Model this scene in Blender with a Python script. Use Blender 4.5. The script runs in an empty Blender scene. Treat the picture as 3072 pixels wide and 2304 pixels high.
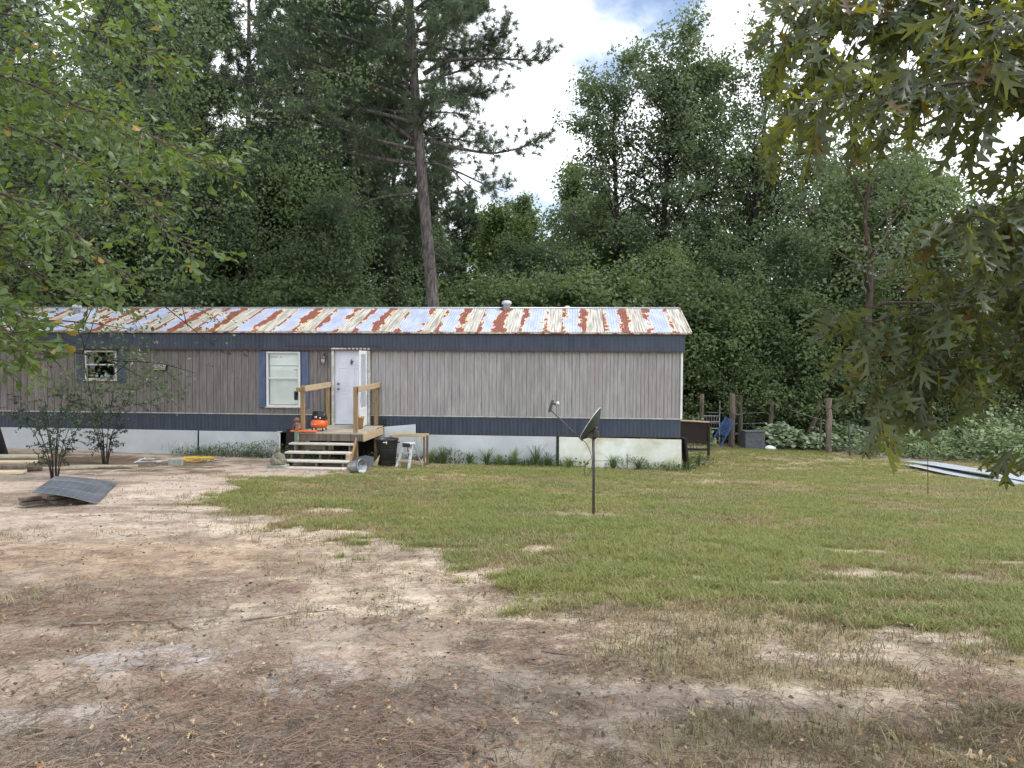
import bpy, math, random
import numpy as np
from mathutils import Vector, Matrix, Euler

SC = bpy.context.scene
COL = SC.collection
rng = np.random.default_rng(11)
random.seed(11)
RAD = math.radians

# ------------------------------------------------------------------ camera, sky, sun, exposure
cam_d = bpy.data.cameras.new('camera')
cam_d.sensor_width = 36.0
cam_d.lens = 26.95
cam_d.clip_start = 0.05
cam_d.clip_end = 2000
cam = bpy.data.objects.new('camera', cam_d)
COL.objects.link(cam)
cam.matrix_world = Matrix.Translation((0, 0, 1.6)) @ Matrix.Rotation(math.pi / 2 - math.atan(72 / 2300), 4, 'X') @ Matrix.Rotation(0.0062, 4, 'Z')
SC.camera = cam

SUN_EL, SUN_ROT = RAD(52), RAD(100)
world = bpy.data.worlds.new('World')
SC.world = world
world.use_nodes = True
wn, wl = world.node_tree.nodes, world.node_tree.links
wn.clear()
w_out = wn.new('ShaderNodeOutputWorld')
w_bg = wn.new('ShaderNodeBackground')
w_bg.inputs['Strength'].default_value = 0.15
w_sky = wn.new('ShaderNodeTexSky')
w_sky.sky_type = 'NISHITA'
w_sky.sun_disc = False
w_sky.sun_elevation = SUN_EL
w_sky.sun_rotation = SUN_ROT
w_sky.dust_density = 2.5
w_tc = wn.new('ShaderNodeTexCoord')
w_map = wn.new('ShaderNodeMapping')
w_map.inputs['Scale'].default_value = (1.0, 1.0, 1.6)
w_map.inputs['Location'].default_value = (3.1, 0.4, 1.62)
w_no = wn.new('ShaderNodeTexNoise')
w_no.inputs['Scale'].default_value = 2.1
w_no.inputs['Detail'].default_value = 7
w_no.inputs['Roughness'].default_value = 0.52
w_rmp = wn.new('ShaderNodeMapRange')
w_rmp.interpolation_type = 'SMOOTHSTEP'
w_rmp.inputs['From Min'].default_value = 0.34
w_rmp.inputs['From Max'].default_value = 0.44
w_no2 = wn.new('ShaderNodeTexNoise')
w_no2.inputs['Scale'].default_value = 3.3
w_no2.inputs['Detail'].default_value = 5
w_shade = wn.new('ShaderNodeMapRange')
w_shade.inputs['From Min'].default_value = 0.3
w_shade.inputs['From Max'].default_value = 0.7
w_shade.inputs['To Min'].default_value = 7.4
w_shade.inputs['To Max'].default_value = 9.7
w_cc = wn.new('ShaderNodeVectorMath')
w_cc.operation = 'SCALE'
w_cc.inputs[0].default_value = (0.96, 0.99, 1.04)
w_mix = wn.new('ShaderNodeMix')
w_mix.data_type = 'RGBA'
wl.new(w_tc.outputs['Generated'], w_map.inputs['Vector'])
wl.new(w_map.outputs['Vector'], w_no.inputs['Vector'])
wl.new(w_map.outputs['Vector'], w_no2.inputs['Vector'])
wl.new(w_no.outputs['Fac'], w_rmp.inputs['Value'])
wl.new(w_no2.outputs['Fac'], w_shade.inputs['Value'])
wl.new(w_shade.outputs['Result'], w_cc.inputs['Scale'])
wl.new(w_rmp.outputs['Result'], w_mix.inputs['Factor'])
wl.new(w_sky.outputs['Color'], w_mix.inputs['A'])
wl.new(w_cc.outputs['Vector'], w_mix.inputs['B'])
wl.new(w_mix.outputs['Result'], w_bg.inputs['Color'])
wl.new(w_bg.outputs['Background'], w_out.inputs['Surface'])

sun_d = bpy.data.lights.new('sun', 'SUN')
sun_d.energy = 1.5
sun_d.angle = RAD(11)
sun_d.color = (1.0, 0.975, 0.94)
sun = bpy.data.objects.new('sun', sun_d)
COL.objects.link(sun)
sv = Vector((math.sin(SUN_ROT) * math.cos(SUN_EL), math.cos(SUN_ROT) * math.cos(SUN_EL), math.sin(SUN_EL)))
sun.rotation_euler = (-sv).to_track_quat('-Z', 'Y').to_euler()
sun.location = sv * 60

SC.view_settings.view_transform = 'Standard'
SC.view_settings.look = 'None'
SC.view_settings.gamma = 1
SC.view_settings.exposure = 0.60
SC.cycles.max_bounces = 8
SC.cycles.transparent_max_bounces = 8

# ------------------------------------------------------------------ small helpers
def tag(o, label=None, cat=None, group=None, kind=None):
    if label: o['label'] = label
    if cat: o['category'] = cat
    if group: o['group'] = group
    if kind: o['kind'] = kind
    return o

def thing(name, label, cat, loc=(0, 0, 0), rotz=0.0, group=None):
    o = bpy.data.objects.new(name, None)
    o.empty_display_size = 0.2
    COL.objects.link(o)
    o.location = loc
    o.rotation_euler = (0, 0, rotz)
    return tag(o, label, cat, group)

def mesh_np(name, V, Fs, smooth=False):
    """Mesh from a vertex array and a list of face arrays (m,k)."""
    me = bpy.data.meshes.new(name)
    V = np.asarray(V, dtype=np.float32)
    me.vertices.add(len(V))
    me.vertices.foreach_set('co', V.ravel())
    loops = np.concatenate([np.asarray(f, dtype=np.int32).ravel() for f in Fs])
    tot = np.concatenate([np.full(len(f), np.asarray(f).shape[1], dtype=np.int32) for f in Fs])
    start = np.concatenate([[0], np.cumsum(tot)[:-1]]).astype(np.int32)
    me.loops.add(len(loops))
    me.loops.foreach_set('vertex_index', loops)
    me.polygons.add(len(tot))
    me.polygons.foreach_set('loop_start', start)
    me.polygons.foreach_set('loop_total', tot)
    me.polygons.foreach_set('use_smooth', np.full(len(tot), bool(smooth)))
    me.update(calc_edges=True)
    me.validate()
    return me

def link(name, me, mat=None, parent=None, loc=None, rot=None):
    o = bpy.data.objects.new(name, me)
    COL.objects.link(o)
    if mat and not me.materials:
        for m in (mat if isinstance(mat, (list, tuple)) else [mat]):
            me.materials.append(m)
    if parent: o.parent = parent
    if loc is not None: o.location = loc
    if rot is not None: o.rotation_euler = rot
    return o

def rotm(rx=0, ry=0, rz=0):
    return np.array(Euler((rx, ry, rz)).to_matrix())

class MB:
    """Collects shapes and links them as ONE mesh object."""
    def __init__(s, off=(0, 0, 0)):
        s.V, s.F, s.M, s.S = [], [], [], []
        s.n = 0
        s.off = np.array(off, float)
        s.mi = 0
    def add(s, V, F, smooth=False):
        V = np.asarray(V, float) - s.off
        s.V.append(V)
        for f in F:
            s.F.append([i + s.n for i in f])
            s.M.append(s.mi)
            s.S.append(smooth)
        s.n += len(V)
    def convex(s, V, F, smooth=False):
        V = np.asarray(V, float)
        c = V.mean(0)
        out = []
        for f in F:
            p = V[list(f)]
            nrm = np.cross(p[1] - p[0], p[2] - p[0])
            out.append(list(f) if nrm @ (p.mean(0) - c) >= 0 else list(f)[::-1])
        s.add(V, out, smooth)
    def box(s, c, size, R=None, bev=0.0):
        h = np.array(size, float) / 2
        b = min(bev, h.min() * 0.8)
        R = np.eye(3) if R is None else R
        sg = [(x, y, z) for x in (-1, 1) for y in (-1, 1) for z in (-1, 1)]
        if b <= 0:
            V = np.array([np.array(k) * h for k in sg]) @ R.T + np.array(c)
            s.convex(V, [(0, 1, 3, 2), (4, 5, 7, 6), (0, 1, 5, 4), (2, 3, 7, 6), (0, 2, 6, 4), (1, 3, 7, 5)])
            return
        V, idx = [], {}
        for k in sg:
            for ax in range(3):
                v = np.array(k) * (h - b)
                v[ax] = k[ax] * h[ax]
                idx[(k, ax)] = len(V)
                V.append(v)
        F = []
        for ax in range(3):
            o1, o2 = [a for a in range(3) if a != ax]
            for sx in (-1, 1):
                q = []
                for (a, bb) in ((-1, -1), (1, -1), (1, 1), (-1, 1)):
                    k = [0, 0, 0]; k[ax] = sx; k[o1] = a; k[o2] = bb
                    q.append(idx[(tuple(k), ax)])
                F.append(q)
            for a in (-1, 1):
                for bb in (-1, 1):
                    k1 = [0, 0, 0]; k1[o1] = a; k1[o2] = bb
                    k2 = list(k1); k1[ax] = -1; k2[ax] = 1
                    k1, k2 = tuple(k1), tuple(k2)
                    F.append([idx[(k1, o1)], idx[(k2, o1)], idx[(k2, o2)], idx[(k1, o2)]])
        for k in sg:
            F.append([idx[(k, 0)], idx[(k, 1)], idx[(k, 2)]])
        s.convex(np.array(V) @ R.T + np.array(c), F)
    def bar(s, p, q, w, t, bev=0.004, up=(0, 0, 1)):
        p, q = np.array(p, float), np.array(q, float)
        d = q - p
        L = np.linalg.norm(d)
        d /= L
        u = np.array(up, float)
        if abs(d @ u) > 0.98: u = np.array((0, 1, 0.0))
        x = np.cross(d, u); x /= np.linalg.norm(x)
        z = np.cross(x, d)
        s.box((p + q) / 2, (w, L, t), np.stack([x, d, z], 1), bev)
    def tube(s, pts, rad, n=8, cap=True, smooth=True):
        P = np.asarray(pts, float)
        r = np.full(len(P), rad, float) if np.isscalar(rad) else np.asarray(rad, float)
        T = np.gradient(P, axis=0)
        T /= np.linalg.norm(T, axis=1)[:, None] + 1e-9
        u = np.array((0, 0, 1.0)) if abs(T[0, 2]) < 0.9 else np.array((1.0, 0, 0))
        V = []
        a = np.linspace(0, 2 * np.pi, n, endpoint=False)
        for i in range(len(P)):
            x = np.cross(T[i], u); x /= np.linalg.norm(x) + 1e-9
            y = np.cross(x, T[i]); u = y
            V.append(P[i] + r[i] * (np.cos(a)[:, None] * x + np.sin(a)[:, None] * y))
        V = np.concatenate(V)
        F = []
        for i in range(len(P) - 1):
            for j in range(n):
                k = (j + 1) % n
                F.append([i * n + j, i * n + k, (i + 1) * n + k, (i + 1) * n + j][::-1])
        if cap:
            F.append(list(range(n)))
            F.append(list(range((len(P) - 1) * n, len(P) * n))[::-1])
        s.add(V, F, smooth)
    def lathe(s, prof, n=24, R=None, c=(0, 0, 0), sx=1, sy=1, smooth=True):
        a = np.linspace(0, 2 * np.pi, n, endpoint=False)
        V = []
        for r, z in prof:
            V.append(np.stack([r * np.cos(a) * sx, r * np.sin(a) * sy, np.full(n, z)], 1))
        V = np.concatenate(V)
        if R is not None: V = V @ np.asarray(R).T
        V = V + np.array(c)
        F = []
        for i in range(len(prof) - 1):
            for j in range(n):
                k = (j + 1) % n
                F.append([i * n + j, i * n + k, (i + 1) * n + k, (i + 1) * n + j])
        s.add(V, F, smooth)
    def grid(s, Fn, us, vs, smooth=True):
        V = [Fn(u, v) for u in us for v in vs]
        m = len(vs)
        F = [[i * m + j, (i + 1) * m + j, (i + 1) * m + j + 1, i * m + j + 1] for i in range(len(us) - 1) for j in range(m - 1)]
        s.add(V, F, smooth)
    def prism(s, poly, y0, y1, R=None, c=(0, 0, 0)):
        """polygon in (x,z) extruded along y"""
        n = len(poly)
        V = np.array([(x, y0, z) for x, z in poly] + [(x, y1, z) for x, z in poly], float)
        if R is not None: V = V @ np.asarray(R).T
        V = V + np.array(c)
        F = [list(range(n)), list(range(n, 2 * n))[::-1]]
        for i in range(n):
            j = (i + 1) % n
            F.append([i, i + n, j + n, j])
        s.add(V, F)
    def mesh(s, name):
        me = bpy.data.meshes.new(name)
        me.from_pydata(np.concatenate(s.V).tolist(), [], s.F)
        me.polygons.foreach_set('material_index', np.array(s.M, dtype=np.int32))
        me.polygons.foreach_set('use_smooth', np.array(s.S, dtype=bool))
        me.update()
        return me
    def build(s, name, mat=None, parent=None, loc=None, rot=None):
        return link(name, s.mesh(name), mat, parent, loc, rot)

# ------------------------------------------------------------------ numpy noise
def _hash(x, y, s):
    h = (x * 374761393 + y * 668265263 + s * 974634541) & 0xffffffff
    h = ((h ^ (h >> 13)) * 1274126177) & 0xffffffff
    h = ((h ^ (h >> 16)) * 2246822519) & 0xffffffff
    return ((h ^ (h >> 15)) & 0xffffff) / float(0xffffff)

def vnoise(x, y, s=0):
    xi, yi = np.floor(x).astype(np.int64), np.floor(y).astype(np.int64)
    fx, fy = x - xi, y - yi
    fx, fy = fx * fx * (3 - 2 * fx), fy * fy * (3 - 2 * fy)
    a, b = _hash(xi, yi, s), _hash(xi + 1, yi, s)
    c, d = _hash(xi, yi + 1, s), _hash(xi + 1, yi + 1, s)
    return (a * (1 - fx) + b * fx) * (1 - fy) + (c * (1 - fx) + d * fx) * fy

def fbm(x, y, s=0, o=4):
    x, y = np.asarray(x, float), np.asarray(y, float)
    t, a, n = 0, 0.5, 0
    for i in range(o):
        t = t + a * vnoise(x, y, s + i * 17)
        n += a
        x, y, a = x * 2.03 + 3.7, y * 2.03 + 1.3, a * 0.5
    return t / n

def sstep(a, b, x):
    t = np.clip((x - a) / (b - a), 0, 1)
    return t * t * (3 - 2 * t)

# ------------------------------------------------------------------ terrain
def gz(x, y):
    x, y = np.asarray(x, float), np.asarray(y, float)
    k = 0.0586 + 0.001 * np.clip(x, -25, 25)
    yy = np.maximum(y, 0)
    a = np.where(yy < 21, yy, 21 + (1 - np.exp(-(np.maximum(yy, 21) - 21) / 6)) * 2)
    return -k * a

def G(x, y): return float(gz(x, y))

TH = RAD(-4.6)
HC = np.array([4.41, 20.0, -1.26])
AX = np.array([math.cos(TH), math.sin(TH), 0])
AY = np.array([-math.sin(TH), math.cos(TH), 0])
def HW(x, y, z=0): return tuple(HC + AX * x + AY * y + np.array([0, 0, z]))   # house frame to world

LAWN = np.array([(-3.7, 16.9), (-4.9, 15.2), (-4.8, 12.5), (-4.0, 11.1), (-3.4, 10.2), (-2.5, 9.6), (-2.0, 8.6), (-1.4, 8.1), (-0.7, 7.6), (-0.1, 7.7), (0.5, 7.1), (1.1, 6.9), (0.9, 6.3), (1.3, 5.8), (1.9, 5.4), (2.8, 5.3), (3.9, 5.4), (8, 5.2), (16, 10), (20, 24), (12.4, 25), (11.1, 27.2), (8.4, 28.2), (6.6, 28.2), (4.6, 22), (4.4, 20.2), (-3.6, 20.8)])
def lawn_sd(x, y):
    x, y = np.asarray(x, float), np.asarray(y, float)
    d = np.full(x.shape, 1e9)
    ins = np.zeros(x.shape, bool)
    n = len(LAWN)
    for i in range(n):
        a, b = LAWN[i], LAWN[(i + 1) % n]
        e = b - a
        t = np.clip(((x - a[0]) * e[0] + (y - a[1]) * e[1]) / (e @ e), 0, 1)
        d = np.minimum(d, np.hypot(x - a[0] - t * e[0], y - a[1] - t * e[1]))
        c = ((a[1] > y) != (b[1] > y)) & (x < (b[0] - a[0]) * (y - a[1]) / (b[1] - a[1] + 1e-12) + a[0])
        ins ^= c
    return np.where(ins, d, -d)
def blob(x, y, cx, cy, rx, ry, s=0):
    q = np.hypot((x - cx) / rx, (y - cy) / ry) + (fbm(x * 2.5, y * 2.5, 90 + s, 3) - 0.5) * 1.2 + (fbm(x * 9, y * 9, 190 + s, 3) - 0.5) * 0.9
    return 1 - sstep(0.6, 1.1, q)
BARE = [(-2.55, 11.15, 0.45, 0.25), (1.15, 11.2, 0.55, 0.32), (3.5, 7.3, 0.5, 0.25), (4.4, 7.2, 0.6, 0.3), (2.3, 6.1, 0.5, 0.16), (0.3, 8.4, 0.4, 0.25), (1.7, 6.5, 0.25, 0.14), (-1.6, 20.2, 0.8, 0.5), (4.0, 8.6, 0.5, 0.2), (2.6, 6.9, 0.55, 0.16), (-0.6, 8.3, 0.4, 0.14), (5.4, 8.0, 0.8, 0.25), (3.2, 6.2, 0.5, 0.15)]
def lawn_mask(x, y):
    sd = lawn_sd(x, y)
    n = (fbm(x * 1.1, y * 1.1, 3, 4) - 0.5) * 2.8 + (fbm(x * 4, y * 4, 5, 4) - 0.5) * 1.9 + (fbm(x * 12, y * 12, 6, 3) - 0.5) * 1.2
    m = sstep(-0.25, 0.3, sd + n * np.clip(1.2 - sd * 0.1, 0.2, 1))
    for i, b in enumerate(BARE):
        m = m * (1 - 0.93 * blob(x, y, *b, i))
    thin = sstep(0.60, 0.72, fbm(x * 0.9, y * 1.6, 41, 4))          # worn strips
    return m * (1 - 0.55 * thin)
def sparse_mask(x, y):
    """thin dry grass in front of the lawn on the right"""
    q = sstep(0.2, 1.6, x + (fbm(x, y, 8, 3) - 0.5) * 2) * sstep(2.2, 3.2, y) * (1 - sstep(5.5, 6.5, y))
    return q * sstep(0.42, 0.62, fbm(x * 2.2, y * 2.2, 61, 4))
def tuft_mask(x, y):
    """scattered tufts in the bare yard"""
    return sstep(0.60, 0.72, fbm(x * 0.8, y * 0.8, 71, 4)) * sstep(3.5, 7.5, y)
def needle_mask(x, y):
    a = sstep(0.40, 0.66, fbm(x * 1.1 + 4, y * 1.4, 21, 4))
    return a * (1 - sstep(5.5, 9.5, y)) + 0.12 * (1 - sstep(6, 14, y))

def lin(r, g, b):
    f = lambda c: c / 12.92 if c <= 0.04045 else ((c + 0.055) / 1.055) ** 2.4
    return (f(r / 255), f(g / 255), f(b / 255))

# ------------------------------------------------------------------ materials
def node_mat(name):
    m = bpy.data.materials.new(name)
    m.use_nodes = True
    nt = m.node_tree
    return m, nt.nodes, nt.links, nt.nodes['Principled BSDF']

def mat(name, c1, c2=None, scale=4.0, stretch=(1, 1, 1), rough=0.6, metal=0.0, spec=0.5, lo=0.35, hi=0.65, bump=0.0, bscale=60.0, var=0.0, c3=None, s3=1.0, lo3=0.55, hi3=0.7, trans=0.0):
    m, N, L, P = node_mat(name)
    P.inputs['Roughness'].default_value = rough
    P.inputs['Metallic'].default_value = metal
    P.inputs['Specular IOR Level'].default_value = spec
    tc = N.new('ShaderNodeTexCoord')
    mp = N.new('ShaderNodeMapping')
    mp.inputs['Scale'].default_value = stretch
    oi = N.new('ShaderNodeObjectInfo')
    L.new(tc.outputs['Object'], mp.inputs['Vector'])
    wv = N.new('ShaderNodeMath'); wv.operation = 'MULTIPLY'; wv.inputs[1].default_value = 37.0
    L.new(oi.outputs['Random'], wv.inputs[0])
    no = N.new('ShaderNodeTexNoise'); no.noise_dimensions = '4D'
    no.inputs['Scale'].default_value = scale
    no.inputs['Detail'].default_value = 8
    no.inputs['Roughness'].default_value = 0.62
    L.new(mp.outputs['Vector'], no.inputs['Vector'])
    L.new(wv.outputs[0], no.inputs['W'])
    mr = N.new('ShaderNodeMapRange')
    mr.inputs['From Min'].default_value = lo
    mr.inputs['From Max'].default_value = hi
    L.new(no.outputs['Fac'], mr.inputs['Value'])
    mx = N.new('ShaderNodeMix'); mx.data_type = 'RGBA'
    c2 = c2 or tuple(c * 0.8 for c in c1)
    mx.inputs['A'].default_value = (*c1, 1)
    mx.inputs['B'].default_value = (*c2, 1)
    L.new(mr.outputs['Result'], mx.inputs['Factor'])
    out = mx.outputs['Result']
    if c3:
        n3 = N.new('ShaderNodeTexNoise'); n3.noise_dimensions = '4D'
        n3.inputs['Scale'].default_value = s3
        n3.inputs['Detail'].default_value = 6
        L.new(tc.outputs['Object'], n3.inputs['Vector'])
        L.new(wv.outputs[0], n3.inputs['W'])
        r3 = N.new('ShaderNodeMapRange')
        r3.inputs['From Min'].default_value = lo3
        r3.inputs['From Max'].default_value = hi3
        L.new(n3.outputs['Fac'], r3.inputs['Value'])
        m3 = N.new('ShaderNodeMix'); m3.data_type = 'RGBA'
        L.new(r3.outputs['Result'], m3.inputs['Factor'])
        L.new(out, m3.inputs['A'])
        m3.inputs['B'].default_value = (*c3, 1)
        out = m3.outputs['Result']
    if var > 0:
        hs = N.new('ShaderNodeHueSaturation')
        vr = N.new('ShaderNodeMapRange')
        vr.inputs['To Min'].default_value = 1 - var
        vr.inputs['To Max'].default_value = 1 + var
        L.new(oi.outputs['Random'], vr.inputs['Value'])
        L.new(vr.outputs['Result'], hs.inputs['Value'])
        L.new(out, hs.inputs['Color'])
        out = hs.outputs['Color']
    L.new(out, P.inputs['Base Color'])
    if bump > 0:
        nb = N.new('ShaderNodeTexNoise')
        nb.inputs['Scale'].default_value = bscale
        nb.inputs['Detail'].default_value = 6
        L.new(mp.outputs['Vector'], nb.inputs['Vector'])
        bp = N.new('ShaderNodeBump')
        bp.inputs['Strength'].default_value = bump
        bp.inputs['Distance'].default_value = 0.02
        L.new(nb.outputs['Fac'], bp.inputs['Height'])
        L.new(bp.outputs['Normal'], P.inputs['Normal'])
    return m

def leaf_mat(name, c1, c2, trans=(0.1, 0.14, 0.02), tf=0.35, rough=0.45, spec=0.5, odd=None, oddp=0.04, cl=0.0):
    """Leaf: colour varies leaf by leaf (random per island); light passes through."""
    m, N, L, P = node_mat(name)
    P.inputs['Roughness'].default_value = rough
    P.inputs['Specular IOR Level'].default_value = spec
    ge = N.new('ShaderNodeNewGeometry')
    oi = N.new('ShaderNodeObjectInfo')
    ad = N.new('ShaderNodeMath'); ad.operation = 'ADD'
    L.new(ge.outputs['Random Per Island'], ad.inputs[0])
    L.new(oi.outputs['Random'], ad.inputs[1])
    fr = N.new('ShaderNodeMath'); fr.operation = 'FRACT'
    L.new(ad.outputs[0], fr.inputs[0])
    mx = N.new('ShaderNodeMix'); mx.data_type = 'RGBA'
    mx.inputs['A'].default_value = (*c1, 1)
    mx.inputs['B'].default_value = (*c2, 1)
    fac = fr.outputs[0]
    if cl > 0:      # clump-scale variation
        tc = N.new('ShaderNodeTexCoord')
        no = N.new('ShaderNodeTexNoise')
        no.inputs['Scale'].default_value = cl
        no.inputs['Detail'].default_value = 2
        L.new(tc.outputs['Object'], no.inputs['Vector'])
        a2 = N.new('ShaderNodeMath'); a2.operation = 'ADD'
        mr = N.new('ShaderNodeMapRange')
        mr.inputs['From Min'].default_value = 0.35; mr.inputs['From Max'].default_value = 0.65
        mr.inputs['To Min'].default_value = -0.4; mr.inputs['To Max'].default_value = 0.4
        L.new(no.outputs['Fac'], mr.inputs['Value'])
        L.new(fac, a2.inputs[0]); L.new(mr.outputs['Result'], a2.inputs[1])
        a2.use_clamp = True
        fac = a2.outputs[0]
    L.new(fac, mx.inputs['Factor'])
    out = mx.outputs['Result']
    if odd:
        gt = N.new('ShaderNodeMath'); gt.operation = 'LESS_THAN'
        gt.inputs[1].default_value = oddp
        L.new(fr.outputs[0], gt.inputs[0])
        m2 = N.new('ShaderNodeMix'); m2.data_type = 'RGBA'
        L.new(gt.outputs[0], m2.inputs['Factor'])
        L.new(out, m2.inputs['A'])
        m2.inputs['B'].default_value = (*odd, 1)
        out = m2.outputs['Result']
    L.new(out, P.inputs['Base Color'])
    tr = N.new('ShaderNodeBsdfTranslucent')
    mt = N.new('ShaderNodeMix'); mt.data_type = 'RGBA'
    mt.inputs['Factor'].default_value = 0.75
    L.new(out, mt.inputs['A'])
    mt.inputs['B'].default_value = (*trans, 1)
    L.new(mt.outputs['Result'], tr.inputs['Color'])
    ms = N.new('ShaderNodeMixShader')
    ms.inputs[0].default_value = tf
    L.new(P.outputs['BSDF'], ms.inputs[1])
    L.new(tr.outputs['BSDF'], ms.inputs[2])
    L.new(ms.outputs['Shader'], N['Material Output'].inputs['Surface'])
    return m

def ground_mat():
    m, N, L, P = node_mat('yard_ground')
    P.inputs['Roughness'].default_value = 0.95
    P.inputs['Specular IOR Level'].default_value = 0.15
    at = N.new('ShaderNodeAttribute'); at.attribute_name = 'soil'
    tc = N.new('ShaderNodeTexCoord')
    def noise(sc, det=6, rough=0.6, st=(1, 1, 1)):
        mp = N.new('ShaderNodeMapping'); mp.inputs['Scale'].default_value = st
        L.new(tc.outputs['Object'], mp.inputs['Vector'])
        n = N.new('ShaderNodeTexNoise')
        n.inputs['Scale'].default_value = sc; n.inputs['Detail'].default_value = det; n.inputs['Roughness'].default_value = rough
        L.new(mp.outputs['Vector'], n.inputs['Vector'])
        return n.outputs['Fac']
    def rng_(f, a, b, c, d):
        r = N.new('ShaderNodeMapRange')
        r.inputs['From Min'].default_value = a; r.inputs['From Max'].default_value = b
        r.inputs['To Min'].default_value = c; r.inputs['To Max'].default_value = d
        L.new(f, r.inputs['Value'])
        return r.outputs['Result']
    def mul(col, f):
        v = N.new('ShaderNodeVectorMath'); v.operation = 'SCALE'
        L.new(col, v.inputs[0]); L.new(f, v.inputs['Scale'])
        return v.outputs['Vector']
    c = mul(at.outputs['Color'], rng_(noise(14, 8, 0.7), 0.3, 0.7, 0.72, 1.25))
    c = mul(c, rng_(noise(70, 6, 0.7, (1, 2.2, 1)), 0.32, 0.62, 0.62, 1.2))
    # dark specks of debris
    sp = N.new('ShaderNodeTexVoronoi'); sp.inputs['Scale'].default_value = 38
    L.new(tc.outputs['Object'], sp.inputs['Vector'])
    c = mul(c, rng_(sp.outputs['Distance'], 0.10, 0.22, 0.55, 1.0))
    L.new(c, P.inputs['Base Color'])
    b = N.new('ShaderNodeBump'); b.inputs['Strength'].default_value = 0.9; b.inputs['Distance'].default_value = 0.03
    L.new(noise(22, 9, 0.72), b.inputs['Height'])
    b2 = N.new('ShaderNodeBump'); b2.inputs['Strength'].default_value = 0.6; b2.inputs['Distance'].default_value = 0.008
    L.new(noise(110, 5, 0.7), b2.inputs['Height'])
    L.new(b.outputs['Normal'], b2.inputs['Normal'])
    L.new(b2.outputs['Normal'], P.inputs['Normal'])
    return m

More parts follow.
